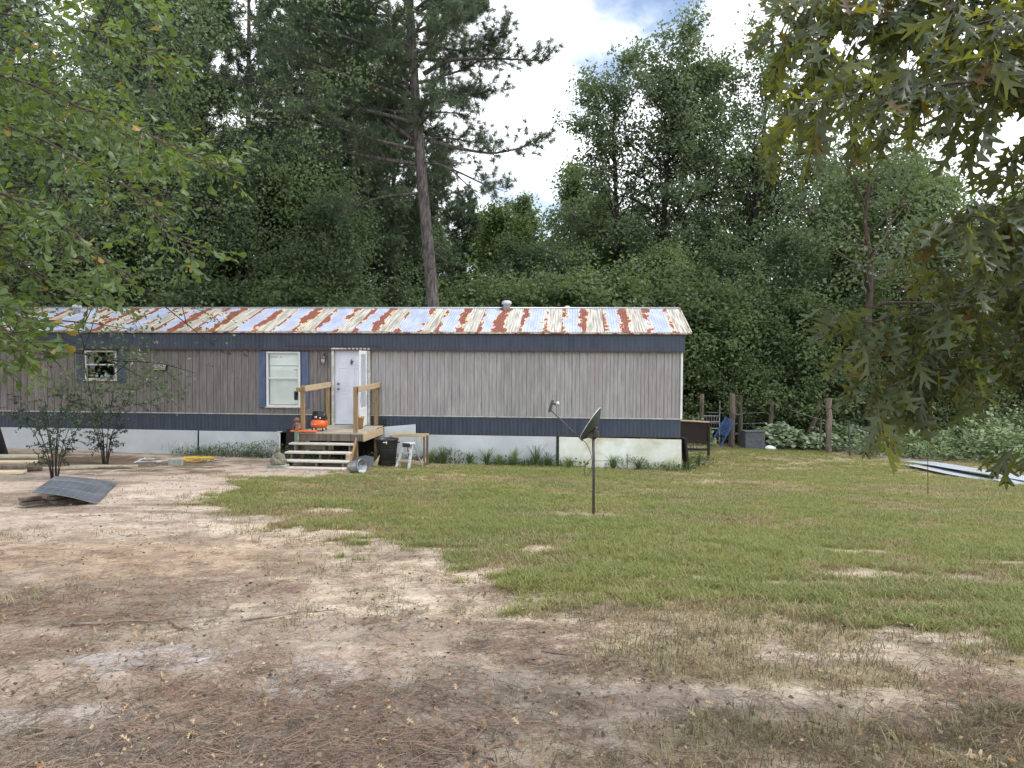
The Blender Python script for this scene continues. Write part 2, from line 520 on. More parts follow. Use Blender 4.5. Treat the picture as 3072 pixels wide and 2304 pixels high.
# ------------------------------------------------------------------ ground sheet
def make_ground():
    xs = np.concatenate([np.linspace(-400, -40, 10)[:-1], np.linspace(-40, -15, 40)[:-1], np.arange(-15, 15, 0.075), np.linspace(15, 40, 40), np.linspace(40, 400, 10)[1:]])
    ys = [-60, -40, -20, -10, -5, -2, 0, 1.0]
    y = 1.5
    while y < 40:
        ys.append(y); y += max(0.035, 0.0075 * y)
    ys += list(np.linspace(42, 80, 12)) + [110, 160, 240, 400]
    ys = np.array(ys)
    X, Y = np.meshgrid(xs, ys, indexing='ij')
    lawn = lawn_mask(X, Y)
    near = 1 - sstep(18, 34, np.hypot(X, Y - 8))
    Z = gz(X, Y) + near * (0.05 * (fbm(X * 0.7, Y * 0.7, 1, 3) - 0.5) + 0.03 * (fbm(X * 5, Y * 5, 2, 4) - 0.5))
    V = np.stack([X, Y, Z], -1).reshape(-1, 3)
    nx, ny = len(xs), len(ys)
    I = np.arange(nx * ny).reshape(nx, ny)
    F = np.stack([I[:-1, :-1], I[1:, :-1], I[1:, 1:], I[:-1, 1:]], -1).reshape(-1, 4)
    me = mesh_np('ground', V, [F], True)
    # soil colour: pale sand, grey-brown dirt, reddish clay, lichen-grey crust, dark thatch under the lawn
    dirt = np.array(lin(180, 163, 148)); sand = np.array(lin(208, 192, 170)); red = np.array(lin(186, 160, 134))
    grey = np.array(lin(158, 148, 138)); brown = np.array(lin(122, 106, 88)); thatch = np.array(lin(146, 138, 88)); pale = np.array(lin(188, 172, 158))
    lich = np.array(lin(196, 192, 192))
    col = np.broadcast_to(dirt, X.shape + (3,)).copy()
    def mixc(c, w): 
        nonlocal col
        w = np.clip(w, 0, 1)[..., None]
        col = col * (1 - w) + c * w
    mixc(grey, 0.55 * sstep(0.45, 0.7, fbm(X * 0.6, Y * 0.9, 11, 4)))
    mixc(pale, 0.9 * blob(X, Y, -7.0, 10.2, 3.6, 1.9, 1))
    mixc(pale, 0.8 * blob(X, Y, -5.6, 13.4, 1.9, 1.6, 2))
    mixc(pale, 0.7 * sstep(0.5, 0.66, fbm(X * 0.9, Y * 2.2, 12, 4)) * sstep(8, 10, Y))
    mixc(red, 0.6 * blob(X, Y, -3.6, 7.9, 2.4, 1.3, 3))
    sb = sstep(0.44, 0.60, fbm(X * 1.5, Y * 2.6, 13, 4))
    mixc(sand, sb * blob(X, Y, 0.3, 6.2, 2.2, 1.3, 4))
    mixc(sand, 0.9 * blob(X, Y, -0.9, 7.2, 1.2, 0.55, 14))
    mixc(sand, 0.9 * blob(X, Y, -2.9, 9.5, 1.1, 0.5, 5))
    mixc(sand, 0.8 * blob(X, Y, 0.9, 5.9, 1.0, 0.32, 6))
    mixc(sand, 0.75 * sstep(0.55, 0.68, fbm(X * 1.9, Y * 3.2, 15, 4)) * sstep(-1, 1.5, X) * (1 - sstep(6, 9, Y)))
    for i, b in enumerate(BARE):
        mixc(sand * 0.9, 0.75 * blob(X, Y, *b, i))
    # crisp patches of clean sand and of dark rotted litter
    p1 = fbm(X * 2.3, Y * 4.2, 101, 5)
    reg = np.clip(blob(X, Y, 0.3, 6.4, 3.2, 1.9, 31) + 0.8 * blob(X, Y, -2.6, 9.4, 1.9, 1.2, 32) + 0.6 * blob(X, Y, 2.6, 4.6, 2.2, 1.1, 33) + 0.5 * blob(X, Y, -5.6, 11.5, 2.6, 2.4, 34), 0, 1)
    mixc(np.array(lin(218, 203, 182)), 0.8 * sstep(0.49, 0.56, p1) * reg)
    mixc(np.array(lin(124, 110, 96)), 0.45 * sstep(0.52, 0.60, fbm(X * 2.6, Y * 4.8, 102, 5)) * (1 - 0.5 * reg) * (1 - sstep(12, 16, Y)))
    mixc(np.array(lin(112, 96, 84)), 0.6 * sstep(0.48, 0.60, fbm(X * 0.8, Y * 2.6, 103, 5)) * sstep(9, 11.5, Y) * (1 - sstep(-4, -2.6, X)))
    nm = needle_mask(X, Y)
    mixc(brown, 0.24 * nm)
    mixc(lich, 0.55 * blob(X, Y, -2.3, 4.7, 0.55, 0.28, 7))
    mixc(lich, 0.4 * blob(X, Y, -2.3, 3.8, 0.6, 0.15, 8))
    mixc(lich, 0.35 * blob(X, Y, -1.2, 4.4, 0.25, 0.35, 9))
    mixc(grey * 0.65, 0.7 * blob(X, Y, -1.9, 3.4, 0.55, 0.28, 10))
    mixc(brown * 0.62, 0.85 * blob(X, Y, -10.6, 17.9, 4.6, 2.6, 11))      # leaf mulch in front of the skirting
    mixc(thatch, 0.85 * lawn)
    mixc(thatch * 0.9, 0.5 * sparse_mask(X, Y))
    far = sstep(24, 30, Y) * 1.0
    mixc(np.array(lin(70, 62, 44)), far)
    a = me.color_attributes.new('soil', 'FLOAT_COLOR', 'POINT')
    rgba = np.ones((nx * ny, 4), dtype=np.float32)
    rgba[:, :3] = col.reshape(-1, 3)
    a.data.foreach_set('color', rgba.ravel())
    o = link('ground', me, ground_mat())
    tag(o, kind='structure')
make_ground()

# ------------------------------------------------------------------ material library
M = {}
M['siding'] = mat('weathered_grey_siding', lin(172, 170, 171), lin(132, 130, 131), 5, (3.0, 1, 0.35), rough=0.55, lo=0.3, hi=0.7, bump=0.15, bscale=30, var=0.06, c3=lin(150, 138, 136), s3=0.6, lo3=0.5, hi3=0.75)
M['siding_brown_shaded'] = mat('stained_shaded_siding', lin(142, 137, 136), lin(104, 98, 95), 5, (3.0, 1, 0.35), rough=0.6, lo=0.3, hi=0.7, bump=0.15, bscale=30, var=0.08, c3=lin(100, 92, 85), s3=0.9, lo3=0.52, hi3=0.75)  # brown stain left of the door, with tree shade put into the colour
M['blue'] = mat('blue_metal_band', lin(64, 72, 90), lin(49, 57, 73), 3, (2, 1, 0.6), rough=0.5, var=0.10, c3=lin(56, 72, 84), s3=1.1, lo3=0.48, hi3=0.8)
M['trim'] = mat('dull_white_trim', lin(205, 205, 200), lin(160, 155, 145), 9, rough=0.5)
M['dark_trim'] = mat('rusty_dark_trim', lin(58, 50, 52), lin(92, 58, 48), 8, (1, 1, 3), rough=0.7)
M['drip'] = mat('eave_drip_edge', lin(190, 184, 168), lin(112, 62, 48), 6, (1, 1, 1), rough=0.55, lo=0.45, hi=0.6)
M['white'] = mat('white_paint', lin(226, 228, 230), lin(206, 208, 212), 3, rough=0.45)
M['door'] = mat('white_steel_door', lin(222, 226, 238), lin(206, 210, 224), 2, rough=0.4, c3=lin(170, 160, 150), s3=2.2, lo3=0.66, hi3=0.85)
M['skirt'] = mat('white_skirting', lin(198, 204, 209), lin(178, 184, 189), 1.5, rough=0.5, c3=lin(176, 176, 172), s3=1.2, lo3=0.6, hi3=0.85)  # white greyed down: the tree's shade is put into the colour
M['skirt_green'] = mat('algae_stained_skirting', lin(226, 230, 226), lin(196, 202, 186), 1.8, rough=0.5, c3=lin(168, 164, 122), s3=1.6, lo3=0.5, hi3=0.72)
M['shutter'] = mat('blue_shutter', lin(88, 104, 136), lin(74, 88, 116), 4, (2, 1, 1), rough=0.5)
M['glass_dark'] = mat('dark_window_glass', (0.012, 0.014, 0.016), (0.02, 0.022, 0.025), 2, rough=0.06, spec=0.6)
M['blind'] = mat('yellowed_window_blind', lin(236, 238, 236), lin(222, 224, 220), 3, rough=0.5)
M['black'] = mat('black_plastic', (0.014, 0.015, 0.018), (0.022, 0.023, 0.027), 6, rough=0.42)
M['dark'] = mat('dark_void', (0.02, 0.018, 0.016), (0.03, 0.027, 0.024), 3, rough=0.9)
M['wood_new'] = mat('treated_lumber', lin(160, 134, 96), lin(118, 96, 68), 4, (6, 6, 0.6), rough=0.7, bump=0.2, var=0.12, c3=lin(128, 104, 72), s3=3, lo3=0.55, hi3=0.8)
M['wood_h'] = mat('treated_lumber_rail', lin(190, 172, 142), lin(158, 138, 104), 4, (0.6, 6, 6), rough=0.7, bump=0.2, var=0.10)
M['wood_grey'] = mat('weathered_deck_board', lin(178, 172, 156), lin(140, 132, 114), 4, (0.7, 7, 7), rough=0.75, bump=0.25, bscale=25, var=0.12, c3=lin(116, 104, 86), s3=2.0, lo3=0.55, hi3=0.8)
M['wood_tread'] = mat('grey_stair_tread', lin(200, 198, 190), lin(164, 158, 146), 4, (0.7, 7, 7), rough=0.7, bump=0.25, bscale=25, var=0.06)
M['wood_old'] = mat('old_grey_timber', lin(128, 116, 106), lin(80, 70, 64), 3, (6, 6, 0.5), rough=0.85, bump=0.5, bscale=20, var=0.15)
M['wood_pale'] = mat('fresh_cut_board', lin(204, 190, 162), lin(168, 150, 122), 3, (0.6, 7, 7), rough=0.7, var=0.08)
M['wood_dark'] = mat('dark_stained_plywood', lin(40, 31, 27), lin(24, 20, 18), 2.5, rough=0.8, bump=0.2)
M['galv'] = mat('galvanised_metal', lin(170, 176, 180), lin(136, 142, 146), 9, rough=0.35, metal=0.7, var=0.05)
M['alu'] = mat('aluminium', lin(200, 202, 206), lin(170, 172, 178), 12, rough=0.35, metal=0.6)
M['steel_dark'] = mat('dark_grey_metal_pole', lin(92, 90, 88), lin(70, 66, 64), 12, rough=0.5, metal=0.4)
M['dish'] = mat('grey_dish_paint', lin(66, 74, 68), lin(54, 60, 56), 5, rough=0.45)
M['light_grey'] = mat('light_grey_plastic', lin(196, 198, 200), lin(170, 172, 176), 7, rough=0.45)
M['orange'] = mat('orange_tank_paint', lin(222, 96, 30), lin(196, 80, 24), 5, rough=0.35)
M['red_board'] = mat('orange_red_board', lin(206, 84, 50), lin(224, 128, 62), 3, rough=0.5)
M['brown_dog'] = mat('brown_glazed_figure', lin(120, 84, 70), lin(92, 62, 52), 9, rough=0.45)
M['stone_grey'] = mat('mossy_grey_stone', lin(128, 126, 112), lin(88, 88, 72), 14, rough=0.9, bump=0.5)
M['conc'] = mat('concrete_block', lin(160, 166, 156), lin(126, 130, 122), 12, rough=0.9, bump=0.4)
M['brass'] = mat('dull_metal_knob', lin(150, 148, 140), None, 6, rough=0.25, metal=0.9)
M['lamp_metal'] = mat('dark_lantern_metal', lin(70, 62, 58), lin(112, 104, 98), 20, rough=0.5, metal=0.3)
M['lamp_glass'] = mat('frosted_lantern_glass', lin(190, 190, 186), None, 8, rough=0.15)
M['yellow'] = mat('yellow_hose', lin(206, 170, 50), lin(180, 146, 50), 8, rough=0.5)
M['sheet_blk'] = mat('weathered_roll_sheet', lin(94, 98, 106), lin(74, 78, 86), 2.2, rough=0.5, c3=lin(120, 130, 126), s3=1.6, lo3=0.5, hi3=0.75)
M['sheet_line'] = mat('pale_sheet_seam', lin(132, 138, 148), None, 5, rough=0.5)
M['bluecrate'] = mat('blue_plastic', lin(48, 92, 156), lin(40, 78, 136), 5, rough=0.4)
M['grey_box'] = mat('speckled_grey_panel', lin(92, 96, 104), lin(62, 66, 74), 16, rough=0.7)
M['roof_white'] = mat('white_roofing_sheet', lin(178, 186, 192), lin(158, 166, 174), 1.2, rough=0.5)
M['bark_pine'] = mat('pine_bark', lin(112, 106, 103), lin(62, 57, 56), 5, (3, 3, 0.7), rough=0.95, bump=1.0, bscale=9, lo=0.38, hi=0.6)
M['bark'] = mat('grey_brown_bark', lin(92, 82, 72), lin(58, 50, 44), 6, (2, 2, 0.6), rough=0.95, bump=0.8, bscale=14)
M['bark_dark'] = mat('dark_bark', lin(58, 50, 46), lin(34, 30, 28), 6, (2, 2, 0.6), rough=0.95, bump=0.8, bscale=14)
M['twig'] = mat('dark_twig_bark', lin(84, 74, 62), lin(60, 50, 42), 20, rough=0.9)
M['stick'] = mat('bleached_stick', lin(138, 124, 112), lin(96, 84, 76), 14, rough=0.9)
M['red_flower'] = mat('red_petals', lin(200, 30, 44), lin(160, 20, 34), 12, rough=0.6)
M['rope'] = mat('faded_rope', lin(186, 172, 150), lin(150, 136, 112), 14, rough=0.8)

L_ = {}
L_['far_dark'] = leaf_mat('dark_forest_leaves', (0.060, 0.100, 0.056), (0.150, 0.205, 0.105), (0.17, 0.24, 0.07), 0.42, 0.55, 0.45, cl=0.33)
L_['far_mid'] = leaf_mat('mid_forest_leaves', (0.078, 0.124, 0.056), (0.170, 0.228, 0.095), (0.20, 0.27, 0.07), 0.42, 0.55, 0.45, cl=0.3)
L_['far_light'] = leaf_mat('light_forest_leaves', (0.10, 0.16, 0.045), (0.17, 0.24, 0.075), (0.12, 0.17, 0.03), 0.32, 0.5, 0.4, cl=0.4)
L_['poplar'] = leaf_mat('tall_tree_leaves', (0.080, 0.122, 0.068), (0.160, 0.212, 0.115), (0.18, 0.25, 0.08), 0.42, 0.52, 0.5, cl=0.4)
L_['pine'] = leaf_mat('pine_needles', (0.058, 0.096, 0.062), (0.130, 0.175, 0.102), (0.12, 0.17, 0.07), 0.30, 0.5, 0.35, odd=(0.10, 0.06, 0.03), oddp=0.02, cl=0.35)
L_['water_oak'] = leaf_mat('glossy_small_leaves', (0.050, 0.088, 0.042), (0.096, 0.146, 0.062), (0.17, 0.25, 0.06), 0.36, 0.38, 0.6, odd=(0.16, 0.12, 0.03), oddp=0.02, cl=0.6)
L_['near_left'] = leaf_mat('spatulate_leaves', (0.050, 0.094, 0.030), (0.094, 0.152, 0.044), (0.22, 0.32, 0.03), 0.40, 0.40, 0.55, odd=(0.30, 0.18, 0.03), oddp=0.035)
L_['near_right'] = leaf_mat('red_oak_leaves', (0.030, 0.054, 0.026), (0.056, 0.088, 0.042), (0.27, 0.27, 0.02), 0.48, 0.36, 0.5, odd=(0.10, 0.05, 0.02), oddp=0.03)
L_['shrub'] = leaf_mat('dark_shrub_leaves', (0.026, 0.046, 0.030), (0.055, 0.085, 0.050), (0.05, 0.08, 0.03), 0.2, 0.45, 0.4)
L_['gourd'] = leaf_mat('pale_broad_leaves', (0.19, 0.26, 0.15), (0.31, 0.38, 0.25), (0.16, 0.24, 0.06), 0.3, 0.5, 0.4)  # leaf gloss put into the pale base colour
L_['weed'] = leaf_mat('weed_leaves', (0.05, 0.09, 0.03), (0.10, 0.15, 0.05), (0.12, 0.18, 0.04), 0.3, 0.5, 0.4)
L_['brush'] = leaf_mat('lush_brush_leaves', (0.15, 0.21, 0.10), (0.27, 0.34, 0.18), (0.14, 0.2, 0.05), 0.3, 0.5, 0.4, cl=0.9)
L_['grass'] = leaf_mat('green_grass_blades', (0.165, 0.188, 0.056), (0.300, 0.310, 0.104), (0.30, 0.32, 0.09), 0.3, 0.55, 0.3)
L_['brown_grass'] = leaf_mat('brown_grass_blades', (0.13, 0.10, 0.05), (0.27, 0.20, 0.10), (0.24, 0.18, 0.08), 0.25, 0.6, 0.2)
L_['drab'] = leaf_mat('drab_grass_blades', (0.085, 0.085, 0.045), (0.17, 0.16, 0.085), (0.16, 0.16, 0.06), 0.25, 0.6, 0.2, odd=(0.24, 0.20, 0.11), oddp=0.2)
L_['dry'] = leaf_mat('dry_grass_blades', (0.26, 0.225, 0.115), (0.40, 0.35, 0.20), (0.34, 0.29, 0.15), 0.25, 0.6, 0.2, odd=(0.20, 0.12, 0.07), oddp=0.25)
L_['green2'] = leaf_mat('fresh_grass_blades', (0.135, 0.185, 0.055), (0.225, 0.275, 0.09), (0.25, 0.31, 0.07), 0.3, 0.5, 0.3)
L_['needle'] = leaf_mat('fallen_pine_needles', lin(110, 82, 72), lin(160, 134, 118), lin(140, 90, 60), 0.1, 0.7, 0.2)
L_['needle_grey'] = leaf_mat('old_grey_needles', lin(66, 56, 48), lin(150, 136, 118), lin(120, 104, 80), 0.1, 0.7, 0.2)
L_['litter'] = leaf_mat('dry_leaf_litter', lin(150, 118, 86), lin(206, 182, 146), lin(170, 130, 90), 0.15, 0.7, 0.2)

# ------------------------------------------------------------------ leaves and plants
def unit(v): return v / (np.linalg.norm(v, axis=-1, keepdims=True) + 1e-9)

DIAMOND = (np.array([(0, 0, 0), (0.45, 0.5, 0.10), (1, 0, -0.12), (0.45, -0.5, 0.10)]), np.array([(0, 2, 1), (0, 3, 2)]))

def outline_leaf(half, droop=0.2, fold=0.18, curl=0.0, wid=1.0):
    """half outline [(x, y)] from base to tip -> verts, triangles with a folded midrib"""
    V, F = [], []
    n = len(half)
    for x, y in half:
        y = y * wid
        zc = -droop * x * x
        xm = len(V) / 3 / (n - 1)
        V.append((xm, 0, -droop * xm * xm))
        V.append((x, y, zc + fold * y - curl * y * y))
        V.append((x, -y, zc + fold * y - curl * y * y))
    for i in range(n - 1):
        a, b = i * 3, i * 3 + 3
        F += [(a, b, b + 1), (a, b + 1, a + 1), (a, a + 2, b + 2), (a, b + 2, b)]
    return np.array(V, float), np.array(F)
SPAT = outline_leaf([(0, 0.015), (0.2, 0.03), (0.45, 0.09), (0.68, 0.19), (0.85, 0.235), (0.96, 0.15), (1.0, 0.0)], 0.12, 0.25)
SPAT2 = outline_leaf([(0, 0.015), (0.2, 0.035), (0.45, 0.12), (0.68, 0.20), (0.80, 0.17), (0.93, 0.19), (1.0, 0.0)], -0.10, 0.3)
OAK = outline_leaf([(0, 0.012), (0.12, 0.012), (0.20, 0.05), (0.31, 0.19), (0.34, 0.16), (0.31, 0.06), (0.43, 0.055), (0.62, 0.29), (0.66, 0.25), (0.56, 0.07), (0.66, 0.06), (0.86, 0.18), (0.89, 0.15), (0.79, 0.05), (0.89, 0.04), (1.0, 0.0)], 0.38, -0.25, 0.8)
OAK2 = outline_leaf([(0, 0.012), (0.14, 0.012), (0.22, 0.06), (0.36, 0.20), (0.40, 0.17), (0.38, 0.08), (0.50, 0.07), (0.70, 0.32), (0.73, 0.28), (0.64, 0.07), (0.75, 0.055), (0.90, 0.17), (0.90, 0.05), (1.0, 0.0)], 0.05, 0.55, 0.2, 0.85)
OAK3 = outline_leaf([(0, 0.012), (0.12, 0.015), (0.20, 0.06), (0.28, 0.21), (0.33, 0.19), (0.32, 0.08), (0.45, 0.07), (0.57, 0.28), (0.62, 0.25), (0.57, 0.08), (0.70, 0.06), (0.82, 0.22), (0.85, 0.20), (0.82, 0.05), (1.0, 0.0)], 0.22, 0.75, 0.9)
BROAD = outline_leaf([(0, 0.02), (0.12, 0.32), (0.4, 0.5), (0.75, 0.34), (1.0, 0.0)], 0.25, 0.1)
LANCE = outline_leaf([(0, 0.01), (0.3, 0.13), (0.6, 0.11), (1.0, 0.0)], 0.2, 0.3)

def frames(D, N):
    D = unit(D)
    S = unit(np.cross(N, D))
    U = np.cross(D, S)
    return D, S, U

def leaves(tmpl, P, D, N, L, W):
    """stack of leaf copies: verts (n*k,3), faces"""
    V0, F0 = tmpl
    D, S, U = frames(D, N)
    L = np.broadcast_to(np.asarray(L, float), (len(P),)); W = np.broadcast_to(np.asarray(W, float), (len(P),))
    V = P[:, None] + V0[None, :, 0, None] * D[:, None] * L[:, None, None] + V0[None, :, 1, None] * S[:, None] * W[:, None, None] + V0[None, :, 2, None] * U[:, None] * L[:, None, None]
    k = len(V0)
    F = F0[None] + (np.arange(len(P)) * k)[:, None, None]
    return V.reshape(-1, 3), F.reshape(-1, F0.shape[1])

def rand_dir(n, r=rng):
    v = r.normal(size=(n, 3))
    return unit(v)

def smooth_path(P, m=6):
    P = np.asarray(P, float)
    t = np.arange(len(P)); tt = np.linspace(0, len(P) - 1, (len(P) - 1) * m + 1)
    out = np.stack([np.interp(tt, t, P[:, i]) for i in range(3)], 1)
    for _ in range(2):
        out[1:-1] = 0.25 * out[:-2] + 0.5 * out[1:-1] + 0.25 * out[2:]
    return out

def wander(p, d, L, n, r, wob=0.2, grav=0.0):
    """polyline starting at p in direction d"""
    pts = [np.array(p, float)]
    d = unit(np.array(d, float))
    for i in range(n):
        d = unit(d + r.normal(size=3) * wob + np.array((0, 0, grav)))
        pts.append(pts[-1] + d * L / n)
    return np.array(pts)

def broadleaf(seed, H, r0, base, R, nl, ncl, per, leaf, clr, prof=None, up=0.45, lean=(0, 0), trunk_top=0.93, bare=0.0, flat=0.75, sub=5, lr=0.42, cut=None):
    """trunk mesh with limbs and a crown of leaf clumps hung along the limbs"""
    r = np.random.default_rng(seed)
    prof = prof or (lambda t: math.sin(math.pi * min(1, 0.18 + 0.8 * t)) ** 0.7)
    tk = MB()
    n = 9
    tp = np.stack([np.linspace(0, lean[0], n) + np.cumsum(r.normal(size=n) * 0.012 * H), np.linspace(0, lean[1], n) + np.cumsum(r.normal(size=n) * 0.012 * H), np.linspace(-0.2, H * trunk_top, n)], 1)
    tp[0, :2] = 0
    tk.tube(tp, r0 * np.linspace(1, 0.14, n) ** 0.9, 8)
    cents, wts = [], []
    for i in range(nl):
        t = (i + 0.5 + r.uniform(-0.4, 0.4)) / nl
        z = base + (H * 0.92 - base) * t
        p = np.array([np.interp(z, tp[:, 2], tp[:, k]) for k in range(3)])
        az = i * 2.39996 + r.uniform(-0.5, 0.5)
        Lm = R * prof(t) * r.uniform(0.75, 1.15)
        e = up + 0.5 * t
        d = np.array((math.cos(az) * math.cos(e), math.sin(az) * math.cos(e), math.sin(e)))
        pl = wander(p, d, max(Lm, 0.6), 6, r, 0.16, -0.02)
        if cut and cut(pl[-1]): continue
        rr = r0 * lr * (1 - 0.65 * t) * min(1, Lm / R + 0.2)
        tk.tube(pl, rr * np.linspace(1, 0.15, 7), 5, cap=False)
        for j in range(sub):
            q = r.uniform(0.3, 1.0)
            pp = np.array([np.interp(q * 6, np.arange(7), pl[:, k]) for k in range(3)])
            dd = unit(pl[-1] - pl[0]) + r.normal(size=3) * 0.65
            sp = wander(pp, dd, Lm * r.uniform(0.22, 0.5) + 0.3, 4, r, 0.2, -0.03)
            if cut and (cut(sp[-1]) or cut(sp[2])): continue
            tk.tube(sp, rr * 0.35 * np.linspace(1, 0.2, 5), 4, cap=False)
            for s_ in (2, 3, 4): cents.append(sp[s_]); wts.append(1.0)
        cents.append(pl[-1]); wts.append(1.3)
    cents = np.array(cents)
    if len(cents) > ncl: cents = cents[r.permutation(len(cents))[:ncl]]
    m = len(cents)
    size = clr * r.uniform(0.5, 1.3, m)
    off = r.normal(size=(m, per, 3)) * 0.5
    off[..., 2] *= flat
    P = (cents[:, None] + off * size[:, None, None]).reshape(-1, 3)
    ax = np.array([np.interp(P[:, 2], tp[:, 2], tp[:, 0]), np.interp(P[:, 2], tp[:, 2], tp[:, 1])]).T
    outw = np.zeros_like(P); outw[:, :2] = P[:, :2] - ax
    outw = unit(outw)
    k = len(P)
    D = unit(outw * 0.6 + r.normal(size=(k, 3)) * 0.7 + np.array((0, 0, -0.25)))
    N = unit(np.array((0, 0, 0.9)) + outw * 0.4 + r.normal(size=(k, 3)) * 0.55)
    Ls = leaf * r.uniform(0.7, 1.3, k)
    V, F = leaves(DIAMOND, P, D, N, Ls, Ls * 0.75)
    return tk, (V, F)

def pine(seed, H, r0, base, R, nb, tufts, needles, nl, prof=None, lean=(0, 0), extra=None, dead=6, wide=0.02, azskip=None, full=0.35):
    r = np.random.default_rng(seed)
    prof = prof or (lambda t: (1 - t) ** 0.7 * (0.45 + 0.55 * min(1, t * 4)))
    tk = MB()
    n = 12
    zz = np.linspace(-0.3, H, n)
    tp = np.stack([lean[0] * (zz / H) + np.sin(zz * 0.4) * 0.02 * H * 0.1, lean[1] * (zz / H) + np.cos(zz * 0.33) * 0.015 * H * 0.1, zz], 1)
    tp[:, :2] -= tp[0, :2]
    tk.tube(tp, r0 * np.linspace(1, 0.10, n) ** 0.75, 12)
    Ps, Ds = [], []
    def limb(pl, rr, nt, full=0.35):
        m = len(pl)
        tk.tube(pl, rr * np.linspace(1, 0.16, m), 6, cap=False)
        for j in range(nt):
            q = r.uniform(full, 1.0)
            pp = np.array([np.interp(q * (m - 1), np.arange(m), pl[:, k]) for k in range(3)])
            dd = unit(pl[-1] - pl[0]) * 0.7 + r.normal(size=3) * 0.65 + np.array((0, 0, 0.25))
            sp = wander(pp, dd, r.uniform(0.35, 1.1) * (1.25 - q * 0.5), 3, r, 0.2, 0.12)
            tk.tube(sp, rr * 0.16 * np.linspace(1, 0.5, 4), 3, cap=False)
            for s_ in (2, 3):
                Ps.append(sp[s_]); Ds.append(unit(sp[s_] - sp[s_ - 1]))
            if r.random() < 0.5:
                Ps.append((sp[1] + sp[2]) / 2); Ds.append(unit(sp[2] - sp[1] + r.normal(size=3) * 0.2))
    for i in range(nb):
        t = (i + r.uniform(0, 1)) / nb
        z = base + (H * 0.98 - base) * t
        p = np.array([np.interp(z, tp[:, 2], tp[:, k]) for k in range(3)])
        az = i * 2.39996 + r.uniform(-0.6, 0.6)
        if azskip and z < azskip[2] and azskip[0] < (az % (2 * math.pi)) < azskip[1]: continue
        Lm = max(0.8, R * prof(t) * r.uniform(0.7, 1.2))
        e = 0.05 + 0.75 * t + r.uniform(-0.15, 0.15)
        d = np.array((math.cos(az) * math.cos(e), math.sin(az) * math.cos(e), math.sin(e)))
        limb(wander(p, d, Lm, 7, r, 0.14, 0.02), max(0.02, r0 * 0.28 * (1 - 0.7 * t) * (Lm / R + 0.25)), int(tufts * (0.5 + Lm / R)), full)
    if extra:
        for pts, rr, nt, fl in extra:
            limb(smooth_path(pts, 4), rr, nt, fl)
    for i in range(dead):
        z = base * r.uniform(0.45, 1.05)
        p = np.array([np.interp(z, tp[:, 2], tp[:, k]) for k in range(3)])
        az = r.uniform(0, 6.28)
        tk.tube(wander(p, (math.cos(az), math.sin(az), r.uniform(-0.3, 0.3)), r.uniform(0.5, 0.35 * R), 5, r, 0.2), r0 * 0.09 * np.linspace(1, 0.2, 6), 4, cap=False)
    P0, D0 = np.array(Ps), np.array(Ds)
    m = len(P0)
    D = unit(D0[:, None] * 0.55 + r.normal(size=(m, needles, 3)) * 0.6 + np.array((0, 0, 0.05))).reshape(-1, 3)
    P = np.repeat(P0, needles, 0) + r.normal(size=(m * needles, 3)) * 0.03
    L = nl * r.uniform(0.7, 1.2, len(P))
    S = unit(np.cross(D, rand_dir(len(P), r)))
    V = np.stack([P - S * wide, P + S * wide, P + D * L[:, None] + np.array((0, 0, -0.15)) * L[:, None] ** 1.0], 1).reshape(-1, 3)
    F = np.arange(len(V)).reshape(-1, 3)
    return tk, (V, F)

class TreeProto:
    def __init__(s, tk, crown, bark, leafm, tname='trunk', cname='crown'):
        s.tm = tk.mesh(tname); s.tm.materials.append(bark)
        s.cm = mesh_np(cname, crown[0], [crown[1]]); s.cm.materials.append(leafm)
        s.tname, s.cname = tname, cname
    def put(s, name, label, cat, loc, rotz=0, sc=1.0, group=None, scz=None):
        t = thing(name, label, cat, loc, rotz, group)
        t.scale = (sc, sc, scz or sc)
        link(s.tname, s.tm, None, t)
        link(s.cname, s.cm, None, t)
        return t

# ------------------------------------------------------------------ the mobile home
HL = 21.0                 # length
home = thing('mobile_home', 'long grey single-storey mobile home with blue bands and a rusty metal roof', 'mobile home', tuple(HC), TH)

def corrug(x0, x1, z0, z1, y, period=0.2, depth=0.022, kind='siding', back=None):
    """ribbed metal sheet from x0..x1, facing -y"""
    if kind == 'siding':
        prof = [(0, 0), (0.30, 0), (0.36, -1), (0.44, -1), (0.50, 0), (0.74, 0), (0.78, 0.9), (0.84, 0.9), (0.88, 0)]
    else:
        prof = [(0, 0), (0.34, 0), (0.5, -1), (0.84, -1)]
    xs = []
    k0 = math.floor(x0 / period) - 1
    for k in range(k0, int(math.ceil(x1 / period)) + 2):
        for a, d in prof:
            xs.append(((k + a) * period, d * depth))
    xa = np.array([q[0] for q in xs]); da = np.array([q[1] for q in xs])
    pts = [(x0, float(np.interp(x0, xa, da)))] + [q for q in xs if x0 + 1e-4 < q[0] < x1 - 1e-4] + [(x1, float(np.interp(x1, xa, da)))]
    m = MB()
    V, F = [], []
    for x, d in pts:
        V += [(x, y + d, z0), (x, y + d, z1)]
    for i in range(len(pts) - 1):
        F.append([2 * i, 2 * i + 2, 2 * i + 3, 2 * i + 1])
    m.add(V, F)
    # returned edges give the sheet thickness
    n = len(pts)
    V2 = [(x0, pts[0][1] + y, z0), (x0, pts[0][1] + y, z1), (x0, y + 0.02, z0), (x0, y + 0.02, z1), (x1, pts[-1][1] + y, z0), (x1, pts[-1][1] + y, z1), (x1, y + 0.02, z0), (x1, y + 0.02, z1)]
    m.add(V2, [[0, 1, 3, 2], [4, 6, 7, 5]])
    return m

